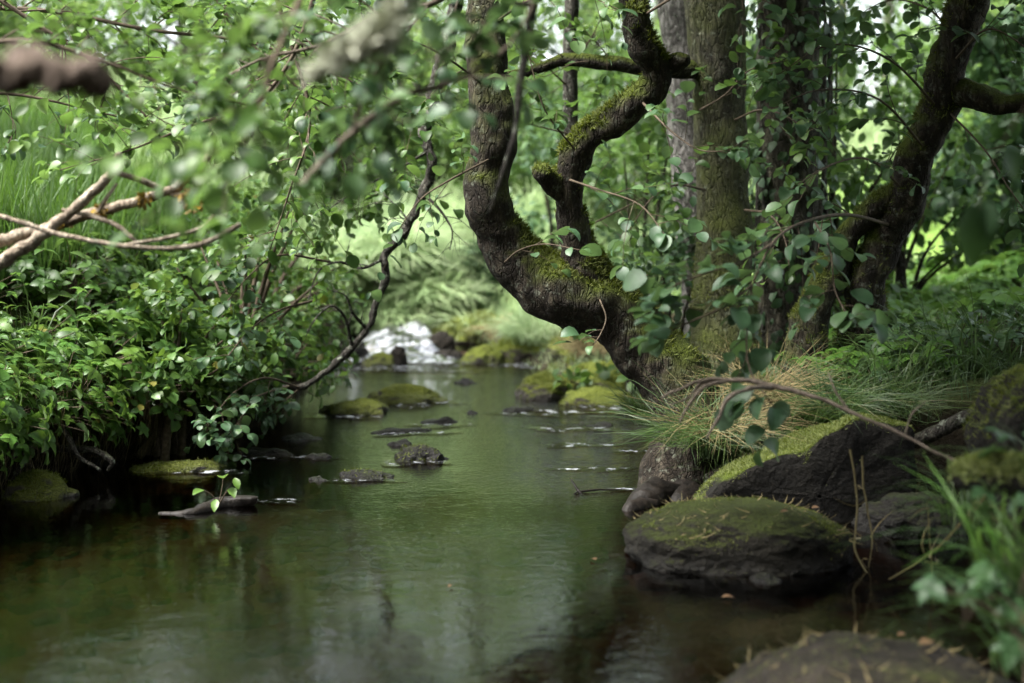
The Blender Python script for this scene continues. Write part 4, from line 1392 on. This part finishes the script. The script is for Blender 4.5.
def tussock(label, px, py, Y, n, L, w, mat, lean=.5, group=None, name='grass_tussock', z=None, bias=(0, 0, 0), base_r=.07, tmpl=BLADE):
    p = at(px, py, Y)
    l = tussock_mb(n, L, w, lean, tmpl, base_r, bias)
    v, f, r = l.arrays()
    zz = p[2] if z is None else z
    l2 = MB()
    l2.add(v + [p[0], p[1], zz], f, r)
    o = l2.build(name, M[mat], None, (p[0], p[1], zz))
    return tag(o, label, 'grass', group)


# blades bend down through their normal: HANG curves over and droops
TG = 'grass tussocks round the foot of the gnarled tree'
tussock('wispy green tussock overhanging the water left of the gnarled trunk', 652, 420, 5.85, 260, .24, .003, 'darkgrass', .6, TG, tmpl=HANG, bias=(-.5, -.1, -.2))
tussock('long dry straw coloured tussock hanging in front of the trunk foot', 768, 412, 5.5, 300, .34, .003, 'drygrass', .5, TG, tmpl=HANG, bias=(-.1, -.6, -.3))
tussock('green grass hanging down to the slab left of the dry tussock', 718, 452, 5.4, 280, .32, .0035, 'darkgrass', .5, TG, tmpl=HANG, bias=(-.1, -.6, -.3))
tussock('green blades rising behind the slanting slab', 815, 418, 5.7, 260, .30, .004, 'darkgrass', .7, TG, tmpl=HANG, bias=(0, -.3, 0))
for k_, (lab, px, py, Y_, mt) in enumerate((('long grass draping over the dark foot of the gnarled tree above the roots', 690, 440, 5.42, 'darkgrass'), ('dry and green grass trailing down the trunk foot towards the slab', 730, 432, 5.4, 'drygrass'),
                                         ('dark grass spilling over the top of the slanting slab', 840, 412, 5.32, 'darkgrass'), ('loose grass hanging behind the slab near its highest corner', 890, 410, 5.35, 'darkgrass'))):
    tussock(lab, px, py, Y_, 170, .36, .0035, mt, .6, TG, tmpl=HANG, bias=(-.1, -.8, -.5), base_r=.1)
tussock('thin grass tuft on the crown of the trunk foot under the dead twig', 735, 405, 5.75, 180, .25, .003, 'darkgrass', .6, TG, tmpl=HANG, bias=(-.1, -.3, -.1))
TR = 'shaded grass tufts on the right bank'
prot = []
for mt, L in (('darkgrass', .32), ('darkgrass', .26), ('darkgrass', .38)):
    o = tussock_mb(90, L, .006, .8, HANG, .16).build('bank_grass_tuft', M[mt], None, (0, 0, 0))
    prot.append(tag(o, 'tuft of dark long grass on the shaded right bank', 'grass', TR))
spots = []
while len(spots) < 34:
    y = rng.uniform(4.9, 6.6)
    px = rng.uniform(800, 1070)
    if y < 5.6 and px < 925:
        continue
    x = (px - 512) / FPX * y
    spots.append((x, y, gz(x, y) - .02, rng.uniform(0, 6.28), rng.uniform(.6, 1.15), rng.uniform(-.1, .1), rng.uniform(-.1, .1)))
place(prot, set(), spots)
TF = 'long grass in the right foreground'
FG = [('tall grass clump hugging the right edge of the picture', 1045, 610, 3.0, 60, .40, .008, 'darkgrass'), ('grass clump leaning over the bottom right corner', 1035, 665, 2.9, 55, .32, .008, 'darkgrass'),
      ('broad bladed grass clump below the mossy log stub', 1010, 575, 3.2, 45, .30, .008, 'grass'), ('grass clump between log stub and edge boulder', 1055, 510, 3.4, 45, .32, .007, 'darkgrass'),
      ('dark grass clump at the foot of the edge boulder', 970, 520, 3.8, 70, .26, .006, 'darkgrass')]
for lab, px, py, Y, n, L, w_, mt in FG:
    tussock(lab, px, py, Y, n, L, w_, mt, .8, TF, tmpl=HANG, bias=(-.2, 0, 0))
prot = [make_plant('foreground_plant', 'leafy green plant among the long grass in the right foreground', 'plant', 'plants in the right foreground', (n, .22, .17, .045, 'evergreen', (3, 5), SERR)) for n in (13, 10)]
place(prot, set(), [(*(at(1015, 640, 2.9)), .3, 1, .3, -.3), (*(at(965, 622, 3.1)), 1.3, .6, .3, -.3), (*(at(1025, 580, 3.1)), 2.3, 1, .3, -.3), (*(at(1030, 690, 2.7)), 2.9, 1, .2, -.3), (*(at(1050, 520, 3.2)), 2.9, 1.1, .2, -.3)])
# dry stalks in front of the dark hollow
for lab, rows in (('kinked straw stalk bending down from the slab to the shallow water', [(850, 450, 3, 4.4), (858, 490, 3, 4.36), (855, 540, 3, 4.3), (862, 568, 2.5, 4.25), (884, 590, 1.5, 4.2)]),
                  ('second straw stalk close beside the kinked one', [(862, 455, 2.5, 4.42), (866, 500, 2.5, 4.38), (872, 538, 2, 4.34), (868, 572, 1.2, 4.3)]),
                  ('straight pale stalk standing before the dark hollow', [(935, 615, 2.5, 4.0), (931, 560, 2, 4.0), (928, 508, 1.2, 4.0)]),
                  ('long straw stalk slanting from the foreground grass to the hollow', [(890, 580, 1.5, 4.0), (925, 558, 2, 3.9), (965, 520, 2.5, 3.8), (985, 495, 2.5, 3.7)])):
    P, r = path_px(rows)
    t = MB()
    tube(t, P, r * .8, 6, 6, .2, 30, 3, wob=1.6)
    for q in range(5):
        b0 = P[rng.integers(1, len(P))] + rv(1, .005)[0]
        scatter(t, HANG, [b0], [rv(1)[0] + [0, 0, .3]], rv(1), rng.uniform(.05, .12), .004, np.array([.5]))
    o = t.build('dry_stalk', M['drygrass'], None, P[0])
    tag(o, lab, 'stalk', 'dry stalks before the dark hollow')

# hanging leaf in the right foreground
hl = thing('hanging_leaf', 'large dark leaf dangling blurred at the right near the camera', 'leaf', at(985, 150, 2.7))
w, l = MB(), MB()
tube(w, [at(1060, 60, 2.6), at(1010, 130, 2.65), at(985, 180, 2.7), at(978, 210, 2.7)], [.002, .0018, .0015, .001], 5, 6)
scatter(l, SERR, [at(972, 206, 2.7), at(988, 200, 2.7), at(1004, 150, 2.66)], [[.12, .1, -1], [-.15, .2, -1], [.5, .2, -.8]], [[.25, -1, .3], [-.6, -1, .1], [.2, -1, .5]], np.array([.115, .085, .07]), np.array([.15, .10, .08]), np.array([.1, .2, .3]))
w.build('twig_wood', M['twig'], hl)
l.build('leaf_blade', M['evergreen'], hl)

# fallen leaves on the near rocks
for lab, px, py, Y, s in (('orange fallen leaf on top of the flat boulder', 812, 507, 4.62, .03), ('pink brown fallen leaf left of the orange one on the flat boulder', 781, 515, 4.55, .03),
                          ('large tan fallen leaf on the sunken foreground boulder', 918, 648, 3.1, .045), ('small tan fallen leaf further back on the sunken foreground boulder', 898, 632, 3.25, .025)):
    p = on_surface(flat_boulder if py < 600 else sunk_boulder, px, py)
    l = MB()
    scatter(l, OVAL, [p + [0, 0, .01]], [[1, .4, .1]], [[0, -.35, 1]], s, None, np.array([.6]))
    tag(l.build('fallen_leaf', M['fallen'], None, p), lab, 'leaf', 'fallen leaves on the rocks')

# roots and hanging fringe under the left bank
for k, (lab, rows) in enumerate((('bare root looping along the foot of the left bank', [(-20, 470, 9, 5.9), (20, 455, 9, 5.85), (60, 448, 8, 5.85), (95, 450, 7, 5.85), (112, 462, 6, 5.8), (108, 470, 4, 5.8)]),
                                 ('thin root hanging from the left bank into the water', [(60, 400, 6, 5.9), (66, 430, 6, 5.8), (78, 455, 5, 5.75), (100, 470, 4, 5.75)]),
                                 ('root curling down the dark bank beneath the broad leaves', [(20, 410, 7, 5.8), (14, 435, 6, 5.75), (24, 460, 6, 5.7), (10, 480, 5, 5.7)]))):
    P, r = path_px(rows)
    t = MB()
    tube(t, P, r, 8, 8, .2, 20, k, wob=.4)
    tag(t.build('exposed_root', M['bark_lichen'], None, P[0]), lab, 'root', 'roots under the left bank')
l = MB()
n = 2400
y = rng.uniform(4.9, 8.0, n)
x = np.interp(y, LY, LX) - .02 + rng.normal(0, .07, n)
p = np.stack([x, y, rng.uniform(.25, .46, n)], -1)
ax = np.stack([rng.uniform(.05, .5, n), rng.normal(0, .2, n), np.full(n, -1.0)], -1)
scatter(l, BLADE, p, ax, np.array([-1.0, 0, 0]) + rv(n, .3), rng.uniform(.12, .42, n), rng.uniform(.002, .0045, n))
kind(tag(l.build('hanging_dry_grass', M['drygrass']), 'brown dry grass and rootlets hanging under the left bank', 'grass'), 'stuff')


# ------------------------------------------------------------------ grass carpets
def grass_carpet(name, mat, n, xr, yr, L, w, cond, lean=.5, tmpl=BLADE):
    x, y = rng.uniform(*xr, n), rng.uniform(*yr, n)
    ok = cond(x, y)
    x, y = x[ok], y[ok]
    z = ground_h(x, y)
    n = len(x)
    cl = fbm(np.stack([x, y, 0 * x], -1), 2.2, 2, 31)
    o = unit(np.stack([rng.normal(0, 1, n), rng.normal(0, 1, n) - .4, np.zeros(n)], -1))
    ax = o * rng.uniform(.1, lean * 2, (n, 1)) + np.array([0, 0, 1.0])
    l = MB()
    s = L * rng.uniform(.45, 1.1, n) * (1 + .45 * cl)
    scatter(l, tmpl, np.stack([x, y, z - .02], -1), ax, -o + rv(n, .1), s, w * rng.uniform(.6, 1.3, n), np.clip(rng.random(n) * .7 + .3 * cl + .15, 0, 1))
    return kind(l.build(name, M[mat]), 'stuff')


def dleft(x, y):
    return np.interp(y, LY, LX) - x


def dright(x, y):
    return x - np.interp(y, RY, RX)


tag(grass_carpet('grass', 'grass', 42000, (-7.5, -1.2), (6.2, 16), .42, .007, lambda x, y: (dleft(x, y) > .75) & (x / y > -.46), .5, HANG), 'bright green long grass on the slope above the left bank', 'grass')
GL = 'long grass clumps on the left slope'
prot = []
for L in (.5, .42, .58):
    o = tussock_mb(230, L, .009, .45, BLADE, .16).build('tall_grass_clump', M['grass'], None, (0, 0, 0))
    prot.append(tag(o, 'clump of tall bright grass standing at the top of the left bank', 'grass', GL))
spots = []
while len(spots) < 75:
    y = rng.uniform(6.4, 9.5)
    x = np.interp(y, LY, LX) - rng.uniform(.75, 2.0)
    if x / y < -.42:
        continue
    spots.append((x, y, gz(x, y) - .02, rng.uniform(0, 6.28), rng.uniform(.7, 1.1), rng.uniform(-.12, .12), rng.uniform(-.12, .12)))
place(prot, set(), spots)
tag(grass_carpet('far_grass', 'palegrass', 40000, (-7, 10), (12.9, 24), .55, .014, lambda x, y: (np.abs(x / y) < .46) & ((dright(x, y) > 0) | (y > 13.3)), .6, HANG), 'pale sunlit grass on the slope beyond the cascade', 'grass')
tag(grass_carpet('bank_grass', 'palegrass', 9000, (-.4, 3.5), (8.8, 13), .16, .006, lambda x, y: (dright(x, y) > .06), .7, HANG), 'short pale grass on the far right bank by the cascade', 'grass')
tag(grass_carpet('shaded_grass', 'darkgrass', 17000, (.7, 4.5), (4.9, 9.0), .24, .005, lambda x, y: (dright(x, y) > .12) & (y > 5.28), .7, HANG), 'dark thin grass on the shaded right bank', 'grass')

tag(grass_carpet('hanging_grass', 'palegrass', 15000, (-3.5, 1.6), (12.2, 14.6), .42, .010, lambda x, y: (y > 12.75) | (np.abs(x + .95) > .5), .9, HANG), 'pale drooping grass covering the steep bank above the cascade', 'grass')
CG = 'grass clumps hanging over the cascade'
for k, (lab, px, py, Y, n, L, w_, mt) in enumerate((
        ('long pale silvery grass clump draped over the bank above the cascade', 395, 270, 13.25, 900, .8, .022, 'palegrass'),
        ('pale grass clump left of the silvery one above the cascade', 345, 272, 13.0, 700, .7, .02, 'palegrass'),
        ('pale grass clump right of the silvery one beside the dark bush', 436, 284, 12.95, 600, .5, .02, 'palegrass'),
        ('low pale grass clump hanging to the head of the cascade', 415, 300, 12.75, 450, .42, .016, 'palegrass'),
        ('small pale grass clump hanging left of the head of the cascade', 372, 300, 12.7, 400, .42, .016, 'palegrass'),
        ('brown drooping dead grass clump at the left lip of the cascade', 352, 330, 11.5, 130, .24, .008, 'drygrass'),
        ('pinkish dry grass clump on the bank right of the cascade', 590, 345, 9.9, 350, .26, .007, 'drygrass'),
        ('dry straw grass clump above the yellow moss cushion', 500, 322, 12.0, 160, .26, .009, 'drygrass'),
        ('fresh short grass clump right of the straw one', 540, 330, 11.0, 600, .35, .009, 'palegrass'))):
    gx_ = at(px, py, Y)[0]
    tussock(lab, px, py, Y, n, L, w_, mt, 1.0, CG, tmpl=HANG, z=gz(gx_, Y) + .03, bias=(0, -.35, 0), base_r=.22 if mt == 'palegrass' else .1)
# moss mounds on the bank right of the cascade
for k, (lab, px, py, Y, rx, rz) in enumerate((('yellow green moss mound on the bank above the cascade', 470, 330, 12.2, .34, .22), ('pale moss mound between the straw grass and the leaning trunk', 545, 345, 10.9, .4, .2),
                                              ('sloping moss mound behind the mossy heap of rocks', 610, 352, 10.0, .45, .22))):
    p = at(px, py, Y)
    t = thing('moss_mound', lab, 'moss', p, 'moss mounds by the cascade')
    m = rock_mb((p[0], p[1] + .25, p[2] - .1), (rx, rx * .8, rz), .9, .15, 2, 90 + k, 24)
    m.build('mound', M['rock_bright'], t)
    f = MB()
    fuzz(m, f, 2600, (.02, .06), .0, .18)
    f.build('moss', M['brightmoss'], t)

# cut log seen between the trunks
p = at(676, 318, 8.6)
t = thing('cut_log', 'pale sawn log end with a dark round rotten heart between the trunks', 'log', p)
m = MB()
tube(m, [p, p + [.12, .25, .0], p + [.3, .7, .02]], [.032, .034, .036], 20, 5, .06, 14, 3, close=False)
m.build('bark', M['bark_lichen'], t)


def ring(r0, r1, off):
    d = unit(np.array([-.05, -1, .05]))
    u = unit(np.cross(d, [0, 0, 1.0]))
    w = np.cross(u, d)
    a = np.linspace(0, 6.2832, 28, endpoint=False)
    o = MB()
    V = [p + d * off + (u * math.cos(q) + w * math.sin(q)) * rr for rr in (r0, r1) for q in a]
    o.add(np.array(V), [(k, (k + 1) % 28, 28 + (k + 1) % 28, 28 + k) for k in range(28)])
    return o


ring(.016, .034, .004).build('sawn_face', M['cutwood'], t)
ring(.0005, .0165, .002).build('rotten_heart', M['rot'], t)


# ------------------------------------------------------------------ background bushes and trees
def make_bush(label, group, mat, R_, H, ncl, nleaf, lsize, wood='bark_lichen', name='bush'):
    t = thing(name, label, 'bush', (0, 0, 0), group)
    w, l, cen = MB(), MB(), []
    for k in range(ncl):
        th, q = rng.uniform(0, 6.283), rng.random() ** .6
        z = H * rng.uniform(.12, 1.0)
        sh = math.sqrt(max(.05, 1 - (z / H - .45) ** 2 / .36))
        cen.append([R_ * q * sh * math.cos(th), R_ * q * sh * math.sin(th), z])
    for c in cen[::2]:
        c = np.array(c)
        tube(w, [[rng.normal(0, .06), rng.normal(0, .06), -.1], c * [.3, .3, .55], c], [.022, .014, .004], 5, 5, .15, 10)
    clumps(l, cen, R_ * .27, nleaf, lsize, SMALL, .65)
    w.build('stems', M[wood], t)
    l.build('foliage', M[mat], t)
    return t


def make_tree(label, group, mat, H, R_, z0, ncl, nleaf, lsize, rtr, wood, name='tree'):
    t = thing(name, label, 'tree', (0, 0, 0), group)
    w, l, cen = MB(), MB(), []
    bx, by = rng.normal(0, .25, 2)
    sp_ = [[0, 0, -.2], [bx * .4, by * .4, H * .3], [bx, by, H * .6], [bx * 1.2, by * 1.2, H * .95]]
    tr_ = MB()
    C, r = tube(tr_, sp_, [rtr, rtr * .8, rtr * .5, rtr * .12], 16, 10, .1, 5, 3)
    for k in range(ncl):
        z = rng.uniform(z0, H)
        u_ = (z - z0) / (H - z0)
        rad = R_ * math.sqrt(max(.05, 1 - (u_ - .4) ** 2 / .4)) * (rng.random() ** .55)
        th = rng.uniform(0, 6.283)
        c = np.array([bx * z / H + rad * math.cos(th), by * z / H + rad * math.sin(th), z])
        cen.append(c)
        if k % 2 == 0:
            i0 = min(len(C) - 2, int(max(.12, (z - .35 * rad - .3) / H) * len(C)))
            tube(w, [C[i0], (C[i0] + c) / 2 + [0, 0, .08], c], [r[i0] * .3 + .004, .012, .004], 5, 4)
    clumps(l, cen, R_ * .26, nleaf, lsize, SMALL, .6)
    tr_.build('trunk', M[wood], t)
    w.build('branch', M[wood], t)
    l.build('crown', M[mat], t)
    return t


def put(protos, used, rows):
    for q, (k, px, Y, s, lab) in enumerate(rows):
        if k not in used:
            used.add(k)
            o = protos[k]
        else:
            o = copy_tree(protos[k])
        x = (px - 512) / FPX * Y
        o.location = (x, Y, gz(x, Y) - .05)
        o.rotation_euler = (0, 0, rng.uniform(0, 6.28))
        o.scale = (s, s, s * rng.uniform(.9, 1.1))
        if lab:
            o['label'] = lab


for k_, (lab, x_, y_, R_, H_, mt, ncl) in enumerate((('small leaved shrub leaning over the water beneath the lichened bough', -1.42, 7.1, .52, 1.15, 'bank', 38), ('light green shrub spilling off the left bank beside the hanging bough tip', -1.6, 6.45, .34, .7, 'bank', 30),
                                                    ('twiggy shrub on the left bank behind the lichened bough', -1.5, 8.3, .55, .9, 'bank', 30))):
    t = make_bush(lab, 'shrubs along the left bank', mt, R_, H_, ncl, 34, .052, 'twig', 'shrub')
    t.location = (x_, y_, max(gz(x_, y_), .1))
    t.rotation_euler = (0, .22, 0)
BU = 'bushes beyond the stream'
bushes = [make_bush('loose green bush in the thicket beyond the stream', BU, 'far', 1.0, 1.9, 46, 90, .085),
          make_bush('loose green bush in the thicket beyond the stream', BU, 'alder', .9, 1.6, 44, 90, .075),
          make_bush('dark dense bush with glossy leaves on the far bank beside the pale grass', BU, 'evergreen', .75, 1.2, 46, 90, .08)]
used = set()
put(bushes, used, [(2, 492, 13.1, .5, None)])
put(bushes, used, [(0, 250, 14.5, .8, None), (1, 345, 15.6, 1.0, None), (0, 425, 16.6, 1.1, None), (1, 560, 15.2, .9, None), (0, 300, 17.2, 1.1, None), (0, 500, 18.4, 1.2, None), (1, 475, 15.8, .75, None), (0, 395, 18.6, 1.2, None), (1, 600, 17.5, 1.0, None), (1, 200, 18, 1.2, None), (0, 60, 19, 1.3, None), (1, 520, 17.2, 1.0, None), (0, 590, 19, 1.2, None), (1, 640, 13.5, .8, None), (0, 680, 17.5, 1.0, None),
                   (1, 800, 17, .9, None), (1, 980, 15, 1.3, None), (0, 1020, 13.5, .9, None), (1, 1080, 11.5, 1.0, None), (0, 340, 22, 1.4, None), (1, 430, 22, 1.3, None), (0, -60, 16, 1.2, None), (1, 740, 22, 1.3, None), (0, 980, 19, 1.2, None), (2, 1040, 10.8, 1.5, 'tall dark bush closing the right edge of the picture')])
TT = 'leafy trees closing the background'
trees = [make_tree('light green leafy tree in the wood beyond the stream', TT, 'far', 8.5, 2.1, 1.5, 70, 44, .10, .13, 'bark_lichen'),
         make_tree('light green leafy tree in the wood beyond the stream', TT, 'far', 7.0, 2.0, .9, 66, 44, .10, .10, 'bark_grey'),
         make_tree('light green leafy tree in the wood beyond the stream', TT, 'alder', 9.5, 2.3, 2.0, 74, 44, .10, .15, 'bark_trunk')]
trees[2]['label'] = 'taller deep green leafy tree in the wood beyond the stream'
used = set()
rows = []
for (px, Y) in ((20, 20), (140, 23), (250, 26), (350, 29), (440, 27), (510, 31), (590, 26), (660, 30), (730, 25), (800, 29), (880, 27), (950, 31), (1010, 17), (1090, 15), (790, 20),
                (-60, 25), (90, 30), (300, 34), (420, 36), (620, 36), (840, 36), (190, 35), (-120, 20), (1170, 24)):
    rows.append((len(rows) % 3, px, Y, random.choice((.7, .95, 1.1, 1.25, 1.4)), None))
for k_, px, Y, sc in ((0, 470, 21.5, .9), (2, 300, 19.5, 1.0), (0, 200, 20, 1.2)):
    rows.append((k_, px, Y, sc, None))
put(trees, used, rows)
at_ = thing('alder_tree', 'leafy alder spreading from the left edge over the grass slope', 'tree', (-4.6, 9.4, gz(-4.6, 9.4)))
w, l, tr_, cen = MB(), MB(), MB(), []
C, r = tube(tr_, [[-4.6, 9.4, .6], [-4.5, 9.3, 2.0], [-4.2, 9.1, 3.6], [-4.0, 9.0, 5.6]], [.14, .12, .09, .03], 20, 12, .15, 6, 4)
for k in range(60):
    c = np.array([rng.uniform(-5.2, -1.1), rng.uniform(7.4, 10.6), 0])
    c[2] = rng.uniform(2.55, 5.2) - .12 * (c[0] + 1.1)
    cen.append(c)
    s0 = C[rng.integers(len(C) // 3, len(C) - 8)]
    tube(w, [s0, (s0 + c) / 2 + [0, 0, .15], c], [.022, .013, .004], 5, 4)
for k in range(12):
    c = np.array([rng.uniform(-4.2, -2.9), rng.uniform(6.3, 8.8), rng.uniform(1.75, 3.3)])
    cen.append(c)
    s0 = C[rng.integers(len(C) // 3, len(C) - 8)]
    tube(w, [s0, (s0 + c) / 2 + [0, 0, .3], c], [.02, .013, .004], 5, 4)
clumps(l, cen, .5, 115, .075, SMALL, .5)
tr_.build('trunk', M['bark_lichen'], at_)
w.build('branch', M['bark_lichen'], at_)
l.build('crown', M['alder'], at_)
# dark slender trunks standing in the thicket
DT = 'leafy saplings behind the gnarled tree'
sap = [make_bush('young leafy sapling standing just behind the gnarled tree', DT, 'alder', .55, 2.0, 34, 26, .075, 'bark_moss', 'leafy_sapling'),
       make_bush('young leafy sapling standing just behind the gnarled tree', DT, 'cool', .5, 1.6, 30, 26, .07, 'bark_moss', 'leafy_sapling')]
put(sap, set(), [(0, 640, 8.6, 1.0, None), (1, 670, 7.6, .8, None), (0, 830, 8.2, 1.0, None), (1, 760, 8.6, 1.0, None), (0, 900, 8.8, .9, None), (1, 560, 12, 1.1, None)])

# ------------------------------------------------------------------ light, sky, camera
sun_dir = Vector((-.5, -.15, .85)).normalized()
el = math.asin(sun_dir.z)
rot = math.atan2(sun_dir.x, sun_dir.y)
L = bpy.data.lights.new('sun', 'SUN')
L.energy = 3.4
L.angle = R(20)
L.color = (1, .975, .92)
so = bpy.data.objects.new('sun', L)
COL.objects.link(so)
so.rotation_euler = sun_dir.to_track_quat('Z', 'Y').to_euler()
so.location = (0, 0, 20)

wd = bpy.data.worlds.new('World')
scene.world = wd
wd.use_nodes = True
nt = wd.node_tree
nt.nodes.clear()
sky = nt.nodes.new('ShaderNodeTexSky')
sky.sky_type = 'NISHITA'
sky.sun_disc = False
sky.sun_elevation = el
sky.sun_rotation = rot
sky.air_density = 1.0
sky.dust_density = 4.0
hs = nt.nodes.new('ShaderNodeHueSaturation')
hs.inputs['Saturation'].default_value = .35
bg = nt.nodes.new('ShaderNodeBackground')
bg.inputs[1].default_value = .15
ow = nt.nodes.new('ShaderNodeOutputWorld')
nt.links.new(sky.outputs[0], hs.inputs['Color'])
nt.links.new(hs.outputs[0], bg.inputs[0])
nt.links.new(bg.outputs[0], ow.inputs[0])

cam = bpy.data.cameras.new('camera')
cam.sensor_width = 36
cam.lens = FPX / 1024 * 36
cam.clip_end = 500
cam.clip_start = .05
cam.dof.use_dof = True
cam.dof.focus_distance = 5.6
cam.dof.aperture_fstop = 1.45
cam.dof.aperture_blades = 7
co = bpy.data.objects.new('camera', cam)
COL.objects.link(co)
co.location = (0, 0, CAM_H)
co.rotation_euler = (R(90) - PITCH, 0, 0)
scene.camera = co

vs = scene.view_settings
vs.view_transform = 'Standard'
vs.look = 'None'
vs.gamma = 1
vs.use_curve_mapping = False
vs.exposure = 2.3
cy = scene.cycles
cy.max_bounces = 7
cy.diffuse_bounces = 3
cy.glossy_bounces = 3
cy.transmission_bounces = 4
cy.transparent_max_bounces = 6
cy.caustics_reflective = False
cy.caustics_refractive = False
cy.sample_clamp_indirect = 4
cy.use_denoising = True

for o in list(scene.objects):
    if o.name.startswith('moss') and o.parent is not None and o.name.split('.')[0] == 'moss':
        o['kind'] = 'stuff'
